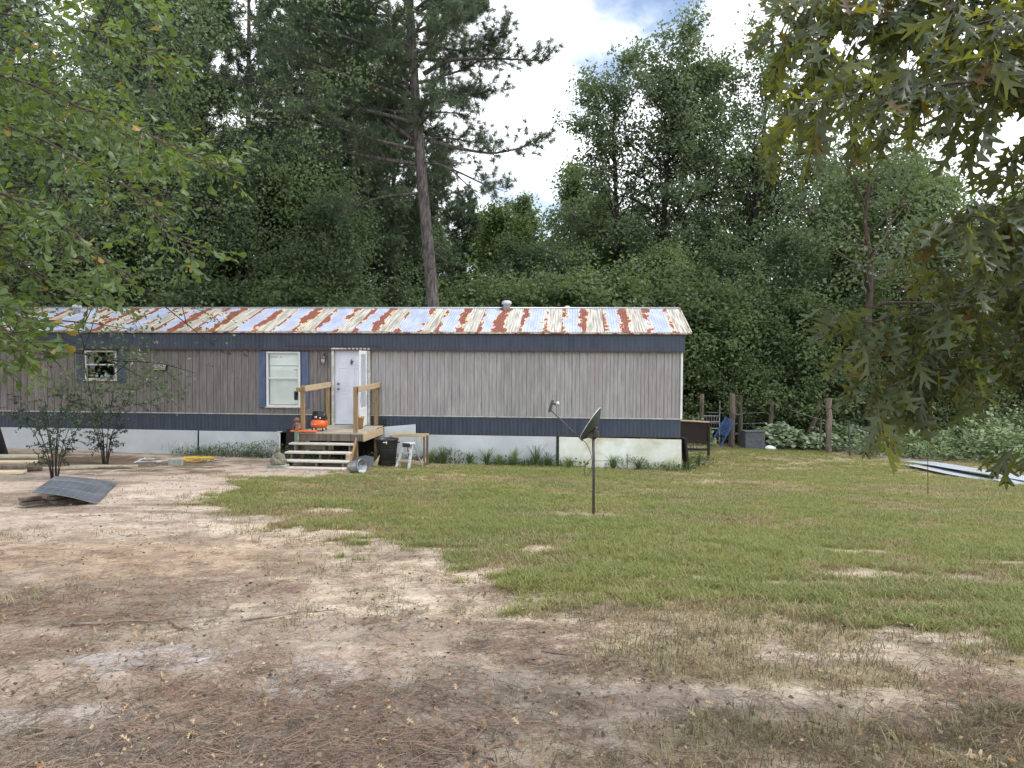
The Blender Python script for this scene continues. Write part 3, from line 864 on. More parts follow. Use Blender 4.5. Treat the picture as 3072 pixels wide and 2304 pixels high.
OPEN = [(-16.32, -15.36, 2.22, 3.06), (-11.14, -10.16, 1.52, 3.06), (-9.30, -8.24, 1.06, 3.11)]   # window, window, door
edges = sorted(set([-HL, 0.0] + [o[0] for o in OPEN] + [o[1] for o in OPEN]))
Z0, Z1 = 1.35, 3.12
for a, b in zip(edges[:-1], edges[1:]):
    op = [o for o in OPEN if abs(o[0] - a) < 1e-6]
    sm = M['siding_brown_shaded'] if b <= -8.2 else M['siding']
    if op:
        o = op[0]
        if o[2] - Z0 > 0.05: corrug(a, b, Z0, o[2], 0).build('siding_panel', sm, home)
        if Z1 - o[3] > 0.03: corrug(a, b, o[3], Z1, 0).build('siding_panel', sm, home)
        continue
    n = max(1, round((b - a) / 1.25))
    for i in range(n):
        xa, xb = a + (b - a) * i / n, a + (b - a) * (i + 1) / n
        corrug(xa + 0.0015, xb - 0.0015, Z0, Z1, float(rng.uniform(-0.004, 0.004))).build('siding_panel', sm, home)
# blue bands
nb = 7
for i in range(nb):
    xa, xb = -HL + (HL + 0.08) * i / nb, -HL + (HL + 0.08) * (i + 1) / nb
    yo = float(rng.uniform(-0.008, 0.004))
    corrug(xa + 0.002, xb - 0.002, 3.11, 3.56, -0.10 + yo, 0.105, 0.012, 'band').build('band_panel', M['blue'], home)
for i in range(nb + 1):
    xa, xb = -HL + HL * i / (nb + 1), -HL + HL * (i + 1) / (nb + 1)
    if xa < -8.77 < xb:      # the door cuts the lower band
        corrug(xa + 0.002, -9.30, 0.87, 1.33, -0.02, 0.105, 0.012, 'band').build('band_panel', M['blue'], home)
        if xb > -8.2: corrug(-8.24, xb - 0.002, 0.87, 1.33, -0.02, 0.105, 0.012, 'band').build('band_panel', M['blue'], home)
        continue
    corrug(xa + 0.002, xb - 0.002, 0.87, 1.33, -0.02 + float(rng.uniform(-0.006, 0.004)), 0.105, 0.012, 'band').build('band_panel', M['blue'], home)
m = MB()
m.box(((-HL - 9.31) / 2, -0.035, 1.345), (HL - 9.31, 0.03, 0.022)); m.box((-4.11, -0.035, 1.345), (8.26, 0.03, 0.022))
m.build('siding_trim', M['trim'], home)
m = MB()
m.box((-HL / 2 + 0.04, -0.075, 3.098), (HL + 0.1, 0.10, 0.022)); m.box((-HL / 2, -0.02, 0.862), (HL, 0.05, 0.018))
m.box((-9.2, -0.118, 3.20), (2.6, 0.012, 0.014))
m.build('band_edge', M['dark_trim'], home)
# closed shell behind: end walls, rear wall, floor, ceiling
m = MB()
m.box((-HL / 2, 4.2, 2.2), (HL, 0.06, 2.7)); m.box((-0.03, 2.1, 2.2), (0.05, 4.14, 2.7)); m.box((-HL + 0.03, 2.1, 2.2), (0.05, 4.14, 2.7))
m.build('end_and_rear_wall', M['siding'], home)
m = MB()
m.box((-HL / 2, 2.1, 1.0), (HL - 0.12, 4.1, 0.12)); m.box((-HL / 2, 2.1, 3.5), (HL - 0.12, 4.1, 0.06))
m.build('floor_and_ceiling', M['dark'], home)
m = MB(); m.box((0.015, -0.005, 2.22), (0.05, 0.06, 1.74)); m.build('corner_trim', M['white'], home)
# gable end closure
def xprism(m, poly, x0, x1):
    n = len(poly)
    V = [(x0, a, b) for a, b in poly] + [(x1, a, b) for a, b in poly]
    m.add(V, [list(range(n)), list(range(n, 2 * n))[::-1]] + [[i, i + n, (i + 1) % n + n, (i + 1) % n] for i in range(n)])
for gx in (0.03, -HL):
    m = MB(); xprism(m, [(-0.10, 3.53), (4.3, 3.53), (2.1, 4.30)], gx - 0.02, gx + 0.02)
    m.build('gable', M['siding'], home)

# roof sheets
def roof_mat():
    m, N, L, P = node_mat('rusty_galvanised_roof')
    P.inputs['Roughness'].default_value = 0.5
    tc = N.new('ShaderNodeTexCoord'); oi = N.new('ShaderNodeObjectInfo')
    sx = N.new('ShaderNodeSeparateXYZ'); L.new(tc.outputs['Object'], sx.inputs[0])
    w = N.new('ShaderNodeMath'); w.operation = 'MULTIPLY'; w.inputs[1].default_value = 91.0; L.new(oi.outputs['Random'], w.inputs[0])
    def noise(sc, st, det=7, rough=0.6):
        mp = N.new('ShaderNodeMapping'); mp.inputs['Scale'].default_value = st; L.new(tc.outputs['Object'], mp.inputs['Vector'])
        n = N.new('ShaderNodeTexNoise'); n.noise_dimensions = '4D'
        n.inputs['Scale'].default_value = sc; n.inputs['Detail'].default_value = det; n.inputs['Roughness'].default_value = rough
        L.new(mp.outputs['Vector'], n.inputs['Vector']); L.new(w.outputs[0], n.inputs['W'])
        return n.outputs['Fac']
    def mr(f, a, b, c=0, d=1, smooth=True):
        r = N.new('ShaderNodeMapRange'); r.interpolation_type = 'SMOOTHSTEP' if smooth else 'LINEAR'
        for k, v in zip(('From Min', 'From Max', 'To Min', 'To Max'), (a, b, c, d)): r.inputs[k].default_value = v
        L.new(f, r.inputs['Value']); return r.outputs['Result']
    def op(o, a, b):
        q = N.new('ShaderNodeMath'); q.operation = o
        for i, z in enumerate((a, b)):
            if isinstance(z, (int, float)): q.inputs[i].default_value = z
            else: L.new(z, q.inputs[i])
        return q.outputs[0]
    def mix(f, a, b):
        q = N.new('ShaderNodeMix'); q.data_type = 'RGBA'; L.new(f, q.inputs['Factor'])
        for k, z in (('A', a), ('B', b)):
            if isinstance(z, tuple): q.inputs[k].default_value = (*z, 1)
            else: L.new(z, q.inputs[k])
        return q.outputs['Result']
    X = sx.outputs['X']
    warp = op('ADD', op('ADD', X, op('MULTIPLY', op('SUBTRACT', oi.outputs['Random'], 0.5), 0.22)), op('MULTIPLY', op('SUBTRACT', noise(1.6, (1, 1, 1)), 0.5), 0.25))
    # galvanised half (sky reflection painted in pale blue), bare chalky half of every sheet
    chalk = mr(warp, 0.70, 0.75)
    blue = mix(mr(noise(4, (1, 0.4, 1)), 0.35, 0.65), lin(176, 185, 208), lin(152, 162, 188))
    streak = mix(mr(noise(26, (1, 0.05, 1)), 0.38, 0.62), lin(200, 197, 188), lin(138, 134, 125))
    col = mix(chalk, blue, streak)
    # rust eats in from the lap edges
    e1 = op('ABSOLUTE', op('SUBTRACT', warp, 0.05), 0); e2 = op('ABSOLUTE', op('SUBTRACT', warp, 0.68), 0)
    d = op('MINIMUM', e1, e2)
    edge = mr(d, 0.0, 0.26, 0.13, -0.13, False)
    rn = op('ADD', op('ADD', noise(1.9, (1.5, 0.8, 1), 8, 0.62), edge), op('MULTIPLY', op('SUBTRACT', oi.outputs['Random'], 0.5), 0.16))
    halo = mr(rn, 0.515, 0.555); rust = mr(rn, 0.553, 0.580)
    col = mix(op('MULTIPLY', halo, 0.8), col, lin(222, 196, 140))
    rc = mix(mr(noise(12, (1, 1, 1)), 0.35, 0.65), lin(140, 80, 68), lin(108, 62, 54))
    col = mix(rust, col, rc)
    # old leaf stain along the eave
    col = mix(op('MULTIPLY', mr(op('ADD', sx.outputs['Y'], op('MULTIPLY', noise(3, (1, 1, 1)), -0.8)), -0.25, -0.55), 0.75), col, lin(150, 120, 92))
    L.new(col, P.inputs['Base Color'])
    L.new(mr(rust, 0, 1, 0.42, 0.9), P.inputs['Roughness'])
    return m
RM = roof_mat()
EZ, RZ_, RY = 3.585, 4.36, 2.1
slope_len = math.hypot(RZ_ - EZ, RY + 0.16)
pitch = math.atan2(RZ_ - EZ, RY + 0.16)
SW = 1.12
def sheet_mesh(w, ln):
    m = MB()
    prof = []
    n = int(round(w / 0.07))
    for i in range(n):
        x = i * w / n
        prof += [(x, 0), (x + 0.4 * w / n, 0), (x + 0.55 * w / n, 0.011), (x + 0.85 * w / n, 0.011)]
    prof.append((w, 0))
    V, F = [], []
    for x, z in prof:
        V += [(x, 0, z), (x, ln, z)]
    for i in range(len(prof) - 1):
        F.append([2 * i, 2 * i + 2, 2 * i + 3, 2 * i + 1])
    m.add(V, F)
    k = len(V)
    m.add([(x, 0, z) for x, z in prof] + [(x, 0, z - 0.006) for x, z in prof], [[i, i + len(prof), i + len(prof) + 1, i + 1] for i in range(len(prof) - 1)])
    return m.mesh('roof_sheet')
sm_ = sheet_mesh(SW + 0.03, slope_len)
sm_.materials.append(RM)
ns = int(math.ceil((HL + 0.35) / SW))
for i in range(ns):
    x = 0.20 - SW * (i + 1)
    link('roof_sheet', sm_, None, home, (x, -0.16, EZ + 0.003 * (i % 2)), (pitch, 0, 0))
    o = link('roof_sheet', sm_, None, home, (x + SW + 0.03, 2 * RY + 0.16, EZ + 0.003 * (i % 2)), (pitch, 0, math.pi))
m = MB(); m.tube([(-HL - 0.3, RY, RZ_ + 0.012), (0.2, RY, RZ_ + 0.012)], 0.035, 8); m.build('ridge_cap', M['galv'], home)
m = MB(); m.box((-HL / 2 - 0.04, -0.165, EZ - 0.022), (HL + 0.5, 0.035, 0.03), None, 0.005); m.build('eave_edge', M['drip'], home)
m = MB(); m.box((-HL / 2, -0.05, EZ - 0.045), (HL + 0.2, 0.2, 0.02)); m.build('soffit', M['dark_trim'], home)
m = MB()
m.bar((0.225, -0.17, EZ + 0.0), (0.225, RY, RZ_ + 0.0), 0.03, 0.07); m.bar((0.225, 2 * RY + 0.17, EZ), (0.225, RY, RZ_), 0.03, 0.07)
m.build('gable_edge', M['drip'], home)

# roof vents
for x, y, s, lab in ((-4.75, 1.95, 1.0, 'light grey mushroom vent'), (-3.0, 2.3, 0.6, 'small vent just behind the ridge'), (-17.6, 1.55, 0.95, 'grey capped pipe vent')):
    zz = EZ + (min(y, 2 * RY - y) + 0.16) * math.tan(pitch)
    m = MB()
    m.lathe([(0.0, -0.05), (0.10 * s, -0.05), (0.10 * s, 0.16 * s), (0.14 * s, 0.165 * s), (0.145 * s, 0.20 * s), (0.13 * s, 0.25 * s), (0.07 * s, 0.275 * s), (0, 0.28 * s)], 20)
    o = m.build('roof_vent', M['light_grey'], home, (x, y, zz)); o['label'] = lab

# ---- windows, shutters
def window(x0, x1, z0, z1, rail, kind):
    w = MB()
    f = 0.045
    for (a, b, c, d) in ((x0, x1, z0, z0 + f), (x0, x1, z1 - f, z1)):
        w.box(((a + b) / 2, -0.03, (c + d) / 2), (b - a, 0.09, d - c), None, 0.006)
    for xa in (x0 + f / 2, x1 - f / 2):
        w.box((xa, -0.03, (z0 + z1) / 2), (f, 0.088, z1 - z0 - 2 * f), None, 0.006)
    win = w.build('window', M['trim'] if kind == 'dark' else M['white'], home)
    s = MB(); s.box(((x0 + x1) / 2, -0.035, rail), (x1 - x0 - 2 * f, 0.05, 0.035), None, 0.005)
    s.build('meeting_rail', M['white'], win)
    for za, zb in ((z0 + f, rail - 0.018), (rail + 0.018, z1 - f)):
        p = MB(); p.box(((x0 + x1) / 2, 0.012 if za < rail else -0.008, (za + zb) / 2), (x1 - x0 - 2 * f, 0.006, zb - za))
        p.build('pane', GLASS, win)
    s = MB(); s.box(((x0 + x1) / 2, -0.07, z0 - 0.015), (x1 - x0 + 0.06, 0.05, 0.03), None, 0.005); s.build('sill', M['trim'], win)
    return win
def glass_mat():
    m, N, L, P = node_mat('window_glass')
    P.inputs['Base Color'].default_value = (0.9, 0.95, 0.94, 1)
    P.inputs['Roughness'].default_value = 0.03
    t = N.new('ShaderNodeBsdfTransparent'); t.inputs['Color'].default_value = (0.96, 0.98, 0.97, 1)
    g = N.new('ShaderNodeBsdfGlossy'); g.inputs['Roughness'].default_value = 0.03
    ms = N.new('ShaderNodeMixShader'); ms.inputs[0].default_value = 0.05
    L.new(t.outputs[0], ms.inputs[1]); L.new(g.outputs[0], ms.inputs[2])
    L.new(ms.outputs[0], N['Material Output'].inputs['Surface'])
    return m
GLASS = glass_mat()
wb = window(-11.12, -10.18, 1.55, 3.05, 2.33, 'blind')
wb['label'] = 'white window filled with a broken horizontal blind'
bl = MB()
nsl = 62
for i in range(nsl):
    z = 1.63 + 1.36 * i / nsl
    a, b = -11.07, -10.23
    if 22 < i * 1.0 < 23: continue
    if 1.72 < z < 1.98: b = -10.385                       # broken corner
    if abs(z - 2.56) < 0.012: b = -10.40
    if abs(z - 2.67) < 0.012: continue
    tilt = 0.0
    if abs(z - 2.90) < 0.012: a, b = -10.72, -10.23
    bl.box(((a + b) / 2, 0.045, z), (b - a, 0.0245, 0.0022), rotm(RAD(72) + rng.normal() * 0.05, float(rng.normal() * 0.002), 0))
bl.box((-10.65, 0.055, 3.005), (0.85, 0.03, 0.03)); bl.box((-10.65, 0.05, 1.615), (0.84, 0.02, 0.014))
bl.bar((-11.05, 0.045, 2.80), (-10.75, 0.045, 2.93), 0.003, 0.02, 0)
bl.build('blind', M['blind'], wb)
for x0, x1 in ((-11.34, -11.15), (-10.15, -9.95)):
    s = MB(); s.box(((x0 + x1) / 2, -0.03, 2.29), (x1 - x0, 0.035, 1.54), None, 0.006)
    s.box(((x0 + x1) / 2, -0.05, 2.29), (0.035, 0.012, 1.50), None, 0.004)
    s.build('shutter', M['shutter'], home)
wd = window(-16.30, -15.38, 2.24, 3.05, 2.66, 'dark')
wd['label'] = 'small dark window with a grey frame and things on its sill'
f = MB()
for k in range(9):
    c = (-15.68 + rng.normal() * 0.05, 0.10 + rng.normal() * 0.02, 2.80 + rng.normal() * 0.05)
    f.lathe([(0, -0.03), (0.03, -0.01), (0.028, 0.02), (0, 0.03)], 7, rotm(*rng.normal(size=3)), c)
f.build('red_flower', M['red_flower'], wd)
f = MB()
for k, (x, h) in enumerate(((-16.05, 0.13), (-15.9, 0.09), (-15.78, 0.17), (-15.7, 0.12), (-15.55, 0.10))):
    f.lathe([(0, 0), (0.04, 0), (0.045, h * 0.6), (0.018, h * 0.8), (0.018, h), (0, h)], 10, None, (x, 0.09, 2.29))
f.build('sill_ornament', M['light_grey'], wd)
for x0, x1 in ((-16.56, -16.33), (-15.35, -15.12)):
    s = MB(); s.box(((x0 + x1) / 2, -0.03, 2.62), (x1 - x0, 0.035, 0.92), None, 0.006)
    s.box(((x0 + x1) / 2, -0.05, 2.62), (0.035, 0.012, 0.88), None, 0.004)
    s.build('shutter', mat('grey_blue_shutter', lin(76, 86, 102), lin(62, 72, 86), 4, (2, 1, 1), rough=0.5), home)

# ---- door
m = MB()
m.box((-9.265, -0.045, 2.09), (0.065, 0.13, 2.04), None, 0.008); m.box((-8.275, -0.045, 2.09), (0.065, 0.13, 2.04), None, 0.008)
m.box((-8.77, -0.046, 3.135), (1.08, 0.132, 0.05), None, 0.008); m.box((-8.77, -0.05, 1.055), (1.08, 0.14, 0.04), None, 0.006)
m.build('door_frame', M['trim'], home)
m = MB()
m.box((-8.785, 0.02, 2.10), (0.89, 0.04, 2.02), None, 0.004)
door = m.build('door', M['door'], home)
pm_ = []
for (cx, w_) in ((-8.98, 0.27), (-8.57, 0.27)):
    for (za, zb) in ((1.22, 1.80), (1.93, 2.62), (2.72, 2.98)):
        p = MB()
        t = 0.022
        p.box((cx, -0.003, za), (w_, 0.012, t), None, 0.004); p.box((cx, -0.003, zb), (w_, 0.012, t), None, 0.004)
        p.box((cx - w_ / 2, -0.003, (za + zb) / 2), (t, 0.0118, zb - za - t), None, 0.004); p.box((cx + w_ / 2, -0.003, (za + zb) / 2), (t, 0.0118, zb - za - t), None, 0.004)
        p.box((cx, -0.001, (za + zb) / 2), (w_ - 0.09, 0.012, zb - za - 0.09), None, 0.004)
        p.build('raised_panel', M['door'], door)
for z in (2.05, 2.19):
    k = MB(); k.lathe([(0, 0), (0.033, 0), (0.033, 0.012), (0.014, 0.016), (0.014, 0.04), (0.03, 0.045), (0.03, 0.06), (0, 0.066)], 16, rotm(RAD(90), 0, 0), (-9.13, 0.0, z)); k.build('knob', M['brass'], door)
k = MB()
k.lathe([(0, -0.09), (0.012, -0.07), (0.03, -0.03), (0.035, 0.0), (0.018, 0.03), (0.012, 0.06), (0, 0.08)], 10, None, (-8.77, -0.02, 2.78), 1, 0.5)
k.box((-8.75, -0.02, 2.80), (0.06, 0.015, 0.03), rotm(0, 0.5, 0), 0.004)
k.build('hanging_ornament', M['lamp_metal'], door)
# storm door, swung open square to the wall
st = MB()
xs_ = -8.33
A = RAD(3)
Rz = rotm(0, 0, A)
def sd(x, y, z): return tuple(np.array((xs_, -0.11, 0)) + Rz @ np.array((x, -y, 0)) + np.array((0, 0, z)))
for y_ in (0.05, 0.80): st.box(sd(0, y_, 2.09), (0.035, 0.09, 1.98), Rz, 0.006)
for z_, h_ in ((1.15, 0.10), (1.55, 0.08), (3.03, 0.09)): st.box(sd(0, 0.425, z_), (0.034, 0.66, h_), Rz, 0.006)
st.box(sd(0, 0.425, 1.35), (0.012, 0.66, 0.32), Rz)
sdo = st.build('storm_door', M['white'], home)
g = MB(); g.box(sd(0, 0.425, 2.29), (0.006, 0.66, 1.40), Rz); g.build('pane', GLASS, sdo)

# ---- lantern and wall vent
m = MB()
m.lathe([(0, 0), (0.075, 0), (0.075, 0.02), (0.03, 0.03), (0, 0.03)], 18, rotm(RAD(90), 0, 0), (-9.51, -0.01, 2.93))
m.tube([(-9.51, -0.03, 2.93), (-9.51, -0.10, 3.0), (-9.51, -0.17, 2.99), (-9.51, -0.18, 2.93)], 0.015, 8)
m.lathe([(0.0, 0.16), (0.03, 0.15), (0.085, 0.10), (0.09, 0.085), (0, 0.085)], 16, None, (-9.51, -0.18, 2.80))
m.lathe([(0, -0.10), (0.05, -0.10), (0.055, -0.08), (0, -0.08)], 16, None, (-9.51, -0.18, 2.80))
for k in range(6):
    a = k * math.pi / 3
    m.bar((-9.51 + 0.078 * math.cos(a), -0.18 + 0.078 * math.sin(a), 2.885), (-9.51 + 0.05 * math.cos(a), -0.18 + 0.05 * math.sin(a), 2.71), 0.009, 0.009, 0)
pl_ = m.build('porch_light', M['lamp_metal'], home)
m = MB(); m.lathe([(0, -0.075), (0.034, -0.075), (0.058, 0.07), (0, 0.08)], 16, None, (-9.51, -0.18, 2.80)); m.build('lamp_glass', M['lamp_glass'], pl_)
m = MB()
m.box((-14.14, -0.025, 2.60), (0.38, 0.06, 0.18), None, 0.008)
wv_ = m.build('wall_vent', M['dark_trim'], home)
m = MB()
m.box((-14.14, -0.065, 2.645), (0.35, 0.06, 0.05), rotm(0.35, 0, 0), 0.005)
m.box((-14.14, -0.058, 2.59), (0.31, 0.02, 0.05), None, 0.004)
m.box((-14.14, -0.058, 2.54), (0.35, 0.03, 0.02), None, 0.003)
m.build('vent_flap', M['trim'], wv_)

# ---- skirting sheets under the home
def skirt(x0, x1, zt, y0, lean, mt, lab, dz=0.0):
    m = MB()
    g0 = min(G(*HW(x0, y0)[:2]), G(*HW(x1, y0)[:2])) - HC[2] - 0.12
    h = zt - g0
    R = rotm(lean, 0, 0)
    # trapezoid so that the top edge may run out of level
    V = []
    for x, zz in ((x0, zt), (x1, zt + dz)):
        for y in (-0.03, 0.0):
            V += [(x, y0 + y - (g0 - zz) * 0 , zz), (x, y0 + y - math.tan(lean) * h, g0)]
    V = np.array(V)
    m.convex(V, [(0, 1, 5, 4), (2, 3, 7, 6), (0, 1, 3, 2), (4, 5, 7, 6), (0, 2, 6, 4), (1, 3, 7, 5)])
    o = m.build('skirting_panel', mt, home)
    o['label'] = lab
skirt(-3.16, 0.015, 0.845, -0.10, 0.05, M['skirt_green'], 'algae stained white skirting panel', -0.03)
skirt(-6.98, -3.24, 0.85, -0.07, 0.03, M['skirt'], 'white skirting panel behind tall grass', -0.005)
skirt(-13.0, -10.72, 0.87, -0.08, 0.03, M['skirt'], 'white skirting panel left of the porch')
skirt(-16.6, -13.06, 0.885, -0.06, 0.02, M['skirt'], 'white skirting panel below the wall vent', -0.012)
skirt(-18.9, -16.61, 0.89, -0.07, 0.02, M['skirt'], 'white skirting panel behind the shrubs')
skirt(-HL, -18.95, 0.89, -0.06, 0.02, M['skirt'], 'white skirting panel at the far left end')
m = MB()
m.box((-HL / 2, 0.5, 0.35), (HL - 0.2, 0.05, 1.1)); m.box((-0.06, 2.2, 0.3), (0.05, 3.6, 1.2)); m.box((-HL / 2, 4.15, 0.35), (HL - 0.2, 0.05, 1.1))
m.build('underfloor_shade_sheet', M['dark'], home)  # near-black sheets stand in for the shade under the floor
for k, x in enumerate(np.arange(-HL + 1, 0, 2.4)):
    m = MB(); g0 = G(*HW(x, 0.3)[:2]) - HC[2]
    m.box((x, 0.3, (0.86 + g0) / 2), (0.4, 0.2, 0.86 - g0 + 0.1)); m.build('foundation_pier', M['conc'], home)
# open sash standing out from the far end wall
m = MB()
for z in (0, 0.55): m.bar((0.04, 3.2, 2.1 - z), (0.34, 3.3, 2.15 - z), 0.05, 0.05)
m.bar((0.34, 3.3, 2.17), (0.27, 3.3, 1.55), 0.05, 0.06); m.bar((0.04, 3.2, 2.12), (0.04, 3.2, 1.5), 0.05, 0.05)
m.box((0.30, 3.3, 1.40), (0.05, 0.05, 0.28), None, 0.004)
m.build('side_window_frame', M['white'], home)

# ------------------------------------------------------------------ porch with stairs
PB = (-8.72, -1.0)
pg = G(*HW(*PB)[:2])
porch = thing('wooden_porch', 'small weathered wooden porch with four open steps below the white door', 'porch', HW(*PB, pg - HC[2]), TH)
POFF = (PB[0], PB[1], pg - HC[2])
DZ = 1.075
def part(m, name, mt): return m.build(name, mt, porch)
for i in range(14):                                             # deck boards run across
    y = -2.02 + 0.145 * i
    m = MB(POFF); m.box((-8.70 + rng.normal() * 0.008, y + 0.07, DZ - 0.018 - 0.02 * (1 - i / 13)), (1.60, 0.138, 0.034), rotm(0, float(rng.normal() * 0.003), 0), 0.005)
    part(m, 'deck_board', M['wood_grey'])
m = MB(POFF); m.box((-7.885, -1.02, DZ - 0.135), (0.04, 2.0, 0.185), None, 0.006); part(m, 'rim_joist', M['wood_pale'] if False else M['wood_h'])
m = MB(POFF); m.box((-9.515, -1.02, DZ - 0.135), (0.04, 2.0, 0.185), None, 0.006); part(m, 'rim_joist', M['wood_grey'])
m = MB(POFF); m.box((-8.70, -2.0, DZ - 0.135), (1.58, 0.04, 0.17), None, 0.006); part(m, 'front_joist', M['wood_old'])
m = MB(POFF)
for x in (-9.1, -8.7, -8.3): m.box((x, -1.0, DZ - 0.13), (0.04, 1.92, 0.15))
part(m, 'floor_joist', M['wood_old'])
for (x, y, zt) in ((-9.43, -1.93, 2.20), (-8.10, -1.93, 2.19), (-9.38, -0.10, 2.235), (-8.07, -0.10, 2.215)):
    gzv = G(*HW(x, y)[:2]) - HC[2]
    m = MB(POFF); m.box((x, y, (zt + gzv - 0.1) / 2), (0.10, 0.095, zt - gzv + 0.1), rotm(0, float(rng.normal() * 0.008), 0), 0.008)
    part(m, 'post', M['wood_new'])
for x, sx in ((-9.40, 1), (-8.07, 1)):
    m = MB(POFF); m.bar((x + 0.075, -2.05, 2.13), (x + 0.075 + (0.0), 0.0, 2.17), 0.04, 0.14, 0.006)
    part(m, 'hand_rail', M['wood_h'])
m = MB(POFF); m.bar((-9.56, -1.98, 2.10), (-9.44, -1.99, 2.10), 0.09, 0.10, 0.005); part(m, 'rail_block', M['wood_new'])
TR = [(-2.27, 0.815), (-2.54, 0.635), (-2.81, 0.465), (-3.08, 0.33)]
for i, (y, z) in enumerate(TR):
    x0, x1 = -9.66 - 0.03 * (i == 3), -8.06
    m = MB(POFF); m.box(((x0 + x1) / 2, y + 0.14, z - 0.02), (x1 - x0, 0.285, 0.04), rotm(0, float(rng.normal() * 0.006), 0), 0.006)
    part(m, 'stair_tread', M['wood_tread'])
for x in (-9.50, -8.80, -8.16):
    poly = [(-2.0, DZ - 0.05)]
    for y, z in TR: poly += [(y + 0.27, z - 0.042), (y + 0.015, z - 0.042)]
    poly = [(-1.98, 0.86)]
    zlast = 0.86
    for y, z in TR:
        poly += [(y + 0.28, z - 0.045), (y + 0.02, z - 0.045)]
    g0 = G(*HW(x, -3.0)[:2]) - HC[2] - 0.05
    poly += [(-3.06, g0), (-2.75, g0), (-1.98, 0.45)]
    m = MB(POFF)
    V = [(x - 0.02, a, b) for a, b in poly] + [(x + 0.02, a, b) for a, b in poly]
    n = len(poly)
    m.add(V, [list(range(n)), list(range(n, 2 * n))[::-1]] + [[i, i + n, (i + 1) % n + n, (i + 1) % n] for i in range(n)])
    part(m, 'stringer', M['wood_old'])
m = MB(POFF); m.bar((-8.045, -2.05, 0.93), (-8.045, -2.62, 0.34), 0.03, 0.09, 0.004); part(m, 'brace', M['wood_new'])
m = MB(POFF); m.box((-8.1, -2.55, 0.42), (0.09, 0.09, 0.36), None, 0.005); part(m, 'step_post', M['wood_h'])
m = MB(POFF); m.box((-9.1, -1.95, 0.70), (0.9, 0.035, 0.14), None, 0.004); part(m, 'toe_board', M['wood_grey'])

# ------------------------------------------------------------------ things on and round the porch
def voxel(name, mbd, mt, parent=None, size=0.012, loc=None, rotz=0):
    """melt overlapping shapes into one continuous skin"""
    o = mbd.build(name, None, None)
    md = o.modifiers.new('r', 'REMESH'); md.mode = 'VOXEL'; md.voxel_size = size; md.use_smooth_shade = True
    m2 = o.modifiers.new('s', 'SMOOTH'); m2.factor = 0.5; m2.iterations = 3
    dg = bpy.context.evaluated_depsgraph_get()
    me = bpy.data.meshes.new_from_object(o.evaluated_get(dg))
    old = o.data
    bpy.data.objects.remove(o); bpy.data.meshes.remove(old)
    me.polygons.foreach_set('use_smooth', np.ones(len(me.polygons), bool))
    r = link(name, me, mt, parent, loc)
    r.rotation_euler = (0, 0, rotz)
    return r
def ell(m, c, r, R=None):
    a = np.linspace(-math.pi / 2, math.pi / 2, 9)
    m.lathe([(max(1e-4, math.cos(t)), math.sin(t)) for t in a], 14, (np.eye(3) if R is None else R) @ np.diag(r), c)

# orange-red board at the deck corner, puppy figure on it
m = MB(); m.box((0, 0, 0), (0.62, 0.17, 0.035), rotm(0, 0.01, 0), 0.008)
tag(m.build('painted_board', M['red_board'], None, HW(-9.37, -2.03, DZ + 0.018), (0, 0, TH)), 'short orange and red painted board on the front left corner of the porch', 'board')
d = MB()
ell(d, (0, 0.02, 0.10), (0.075, 0.085, 0.10)); ell(d, (0, -0.02, 0.15), (0.06, 0.06, 0.09)); ell(d, (0, -0.03, 0.255), (0.062, 0.065, 0.058)); ell(d, (0, -0.088, 0.24), (0.03, 0.04, 0.025))
for s in (-1, 1):
    ell(d, (s * 0.06, -0.02, 0.245), (0.016, 0.035, 0.05)); d.tube([(s * 0.04, -0.06, 0.16), (s * 0.042, -0.085, 0.08), (s * 0.042, -0.09, 0.02)], [0.026, 0.022, 0.02], 8); ell(d, (s * 0.042, -0.105, 0.018), (0.024, 0.035, 0.018))
    ell(d, (s * 0.075, 0.0, 0.055), (0.035, 0.07, 0.05)); ell(d, (s * 0.08, -0.07, 0.018), (0.024, 0.04, 0.018))
d.tube([(0, 0.09, 0.03), (0.03, 0.14, 0.02), (0.07, 0.15, 0.03)], [0.018, 0.014, 0.008], 7)
dog = voxel('puppy_figurine', d, M['brown_dog'], None, 0.009, HW(-9.53, -2.02, DZ + 0.036), TH - 0.5)
tag(dog, 'brown sitting puppy figurine on the corner of the porch', 'figurine')
ey = MB()
for s in (-1, 1): ell(ey, (s * 0.026, -0.086, 0.268), (0.008, 0.006, 0.009))
ell(ey, (0, -0.128, 0.247), (0.012, 0.008, 0.009))
ey.build('eyes_and_nose', M['black'], dog)

# pancake air compressor
ac = thing('air_compressor', 'orange pancake air compressor with black motor on the porch', 'air compressor', HW(-9.12, -1.62, DZ + 0.002), TH)
m = MB()
m.lathe([(0, 0.06), (0.12, 0.055), (0.185, 0.075), (0.21, 0.12), (0.215, 0.16), (0.21, 0.20), (0.185, 0.245), (0.12, 0.265), (0, 0.27)], 32); m.build('tank', M['orange'], ac)
m = MB()
for k in range(4):
    a = math.pi / 4 + k * math.pi / 2
    m.tube([(0.17 * math.cos(a), 0.17 * math.sin(a), 0.08), (0.19 * math.cos(a), 0.19 * math.sin(a), 0.02)], 0.014, 8); m.lathe([(0, 0), (0.026, 0), (0.026, 0.03), (0, 0.03)], 10, None, (0.19 * math.cos(a), 0.19 * math.sin(a), 0))
m.build('feet', M['black'], ac)
m = MB()
m.lathe([(0, -0.13), (0.075, -0.13), (0.085, -0.11), (0.085, 0.05), (0.07, 0.10), (0, 0.10)], 18, rotm(0, RAD(90), 0), (0.07, 0.0, 0.35))
m.box((0.05, 0, 0.29), (0.30, 0.17, 0.05), None, 0.012); m.box((-0.10, 0.0, 0.37), (0.10, 0.11, 0.17), None, 0.015)
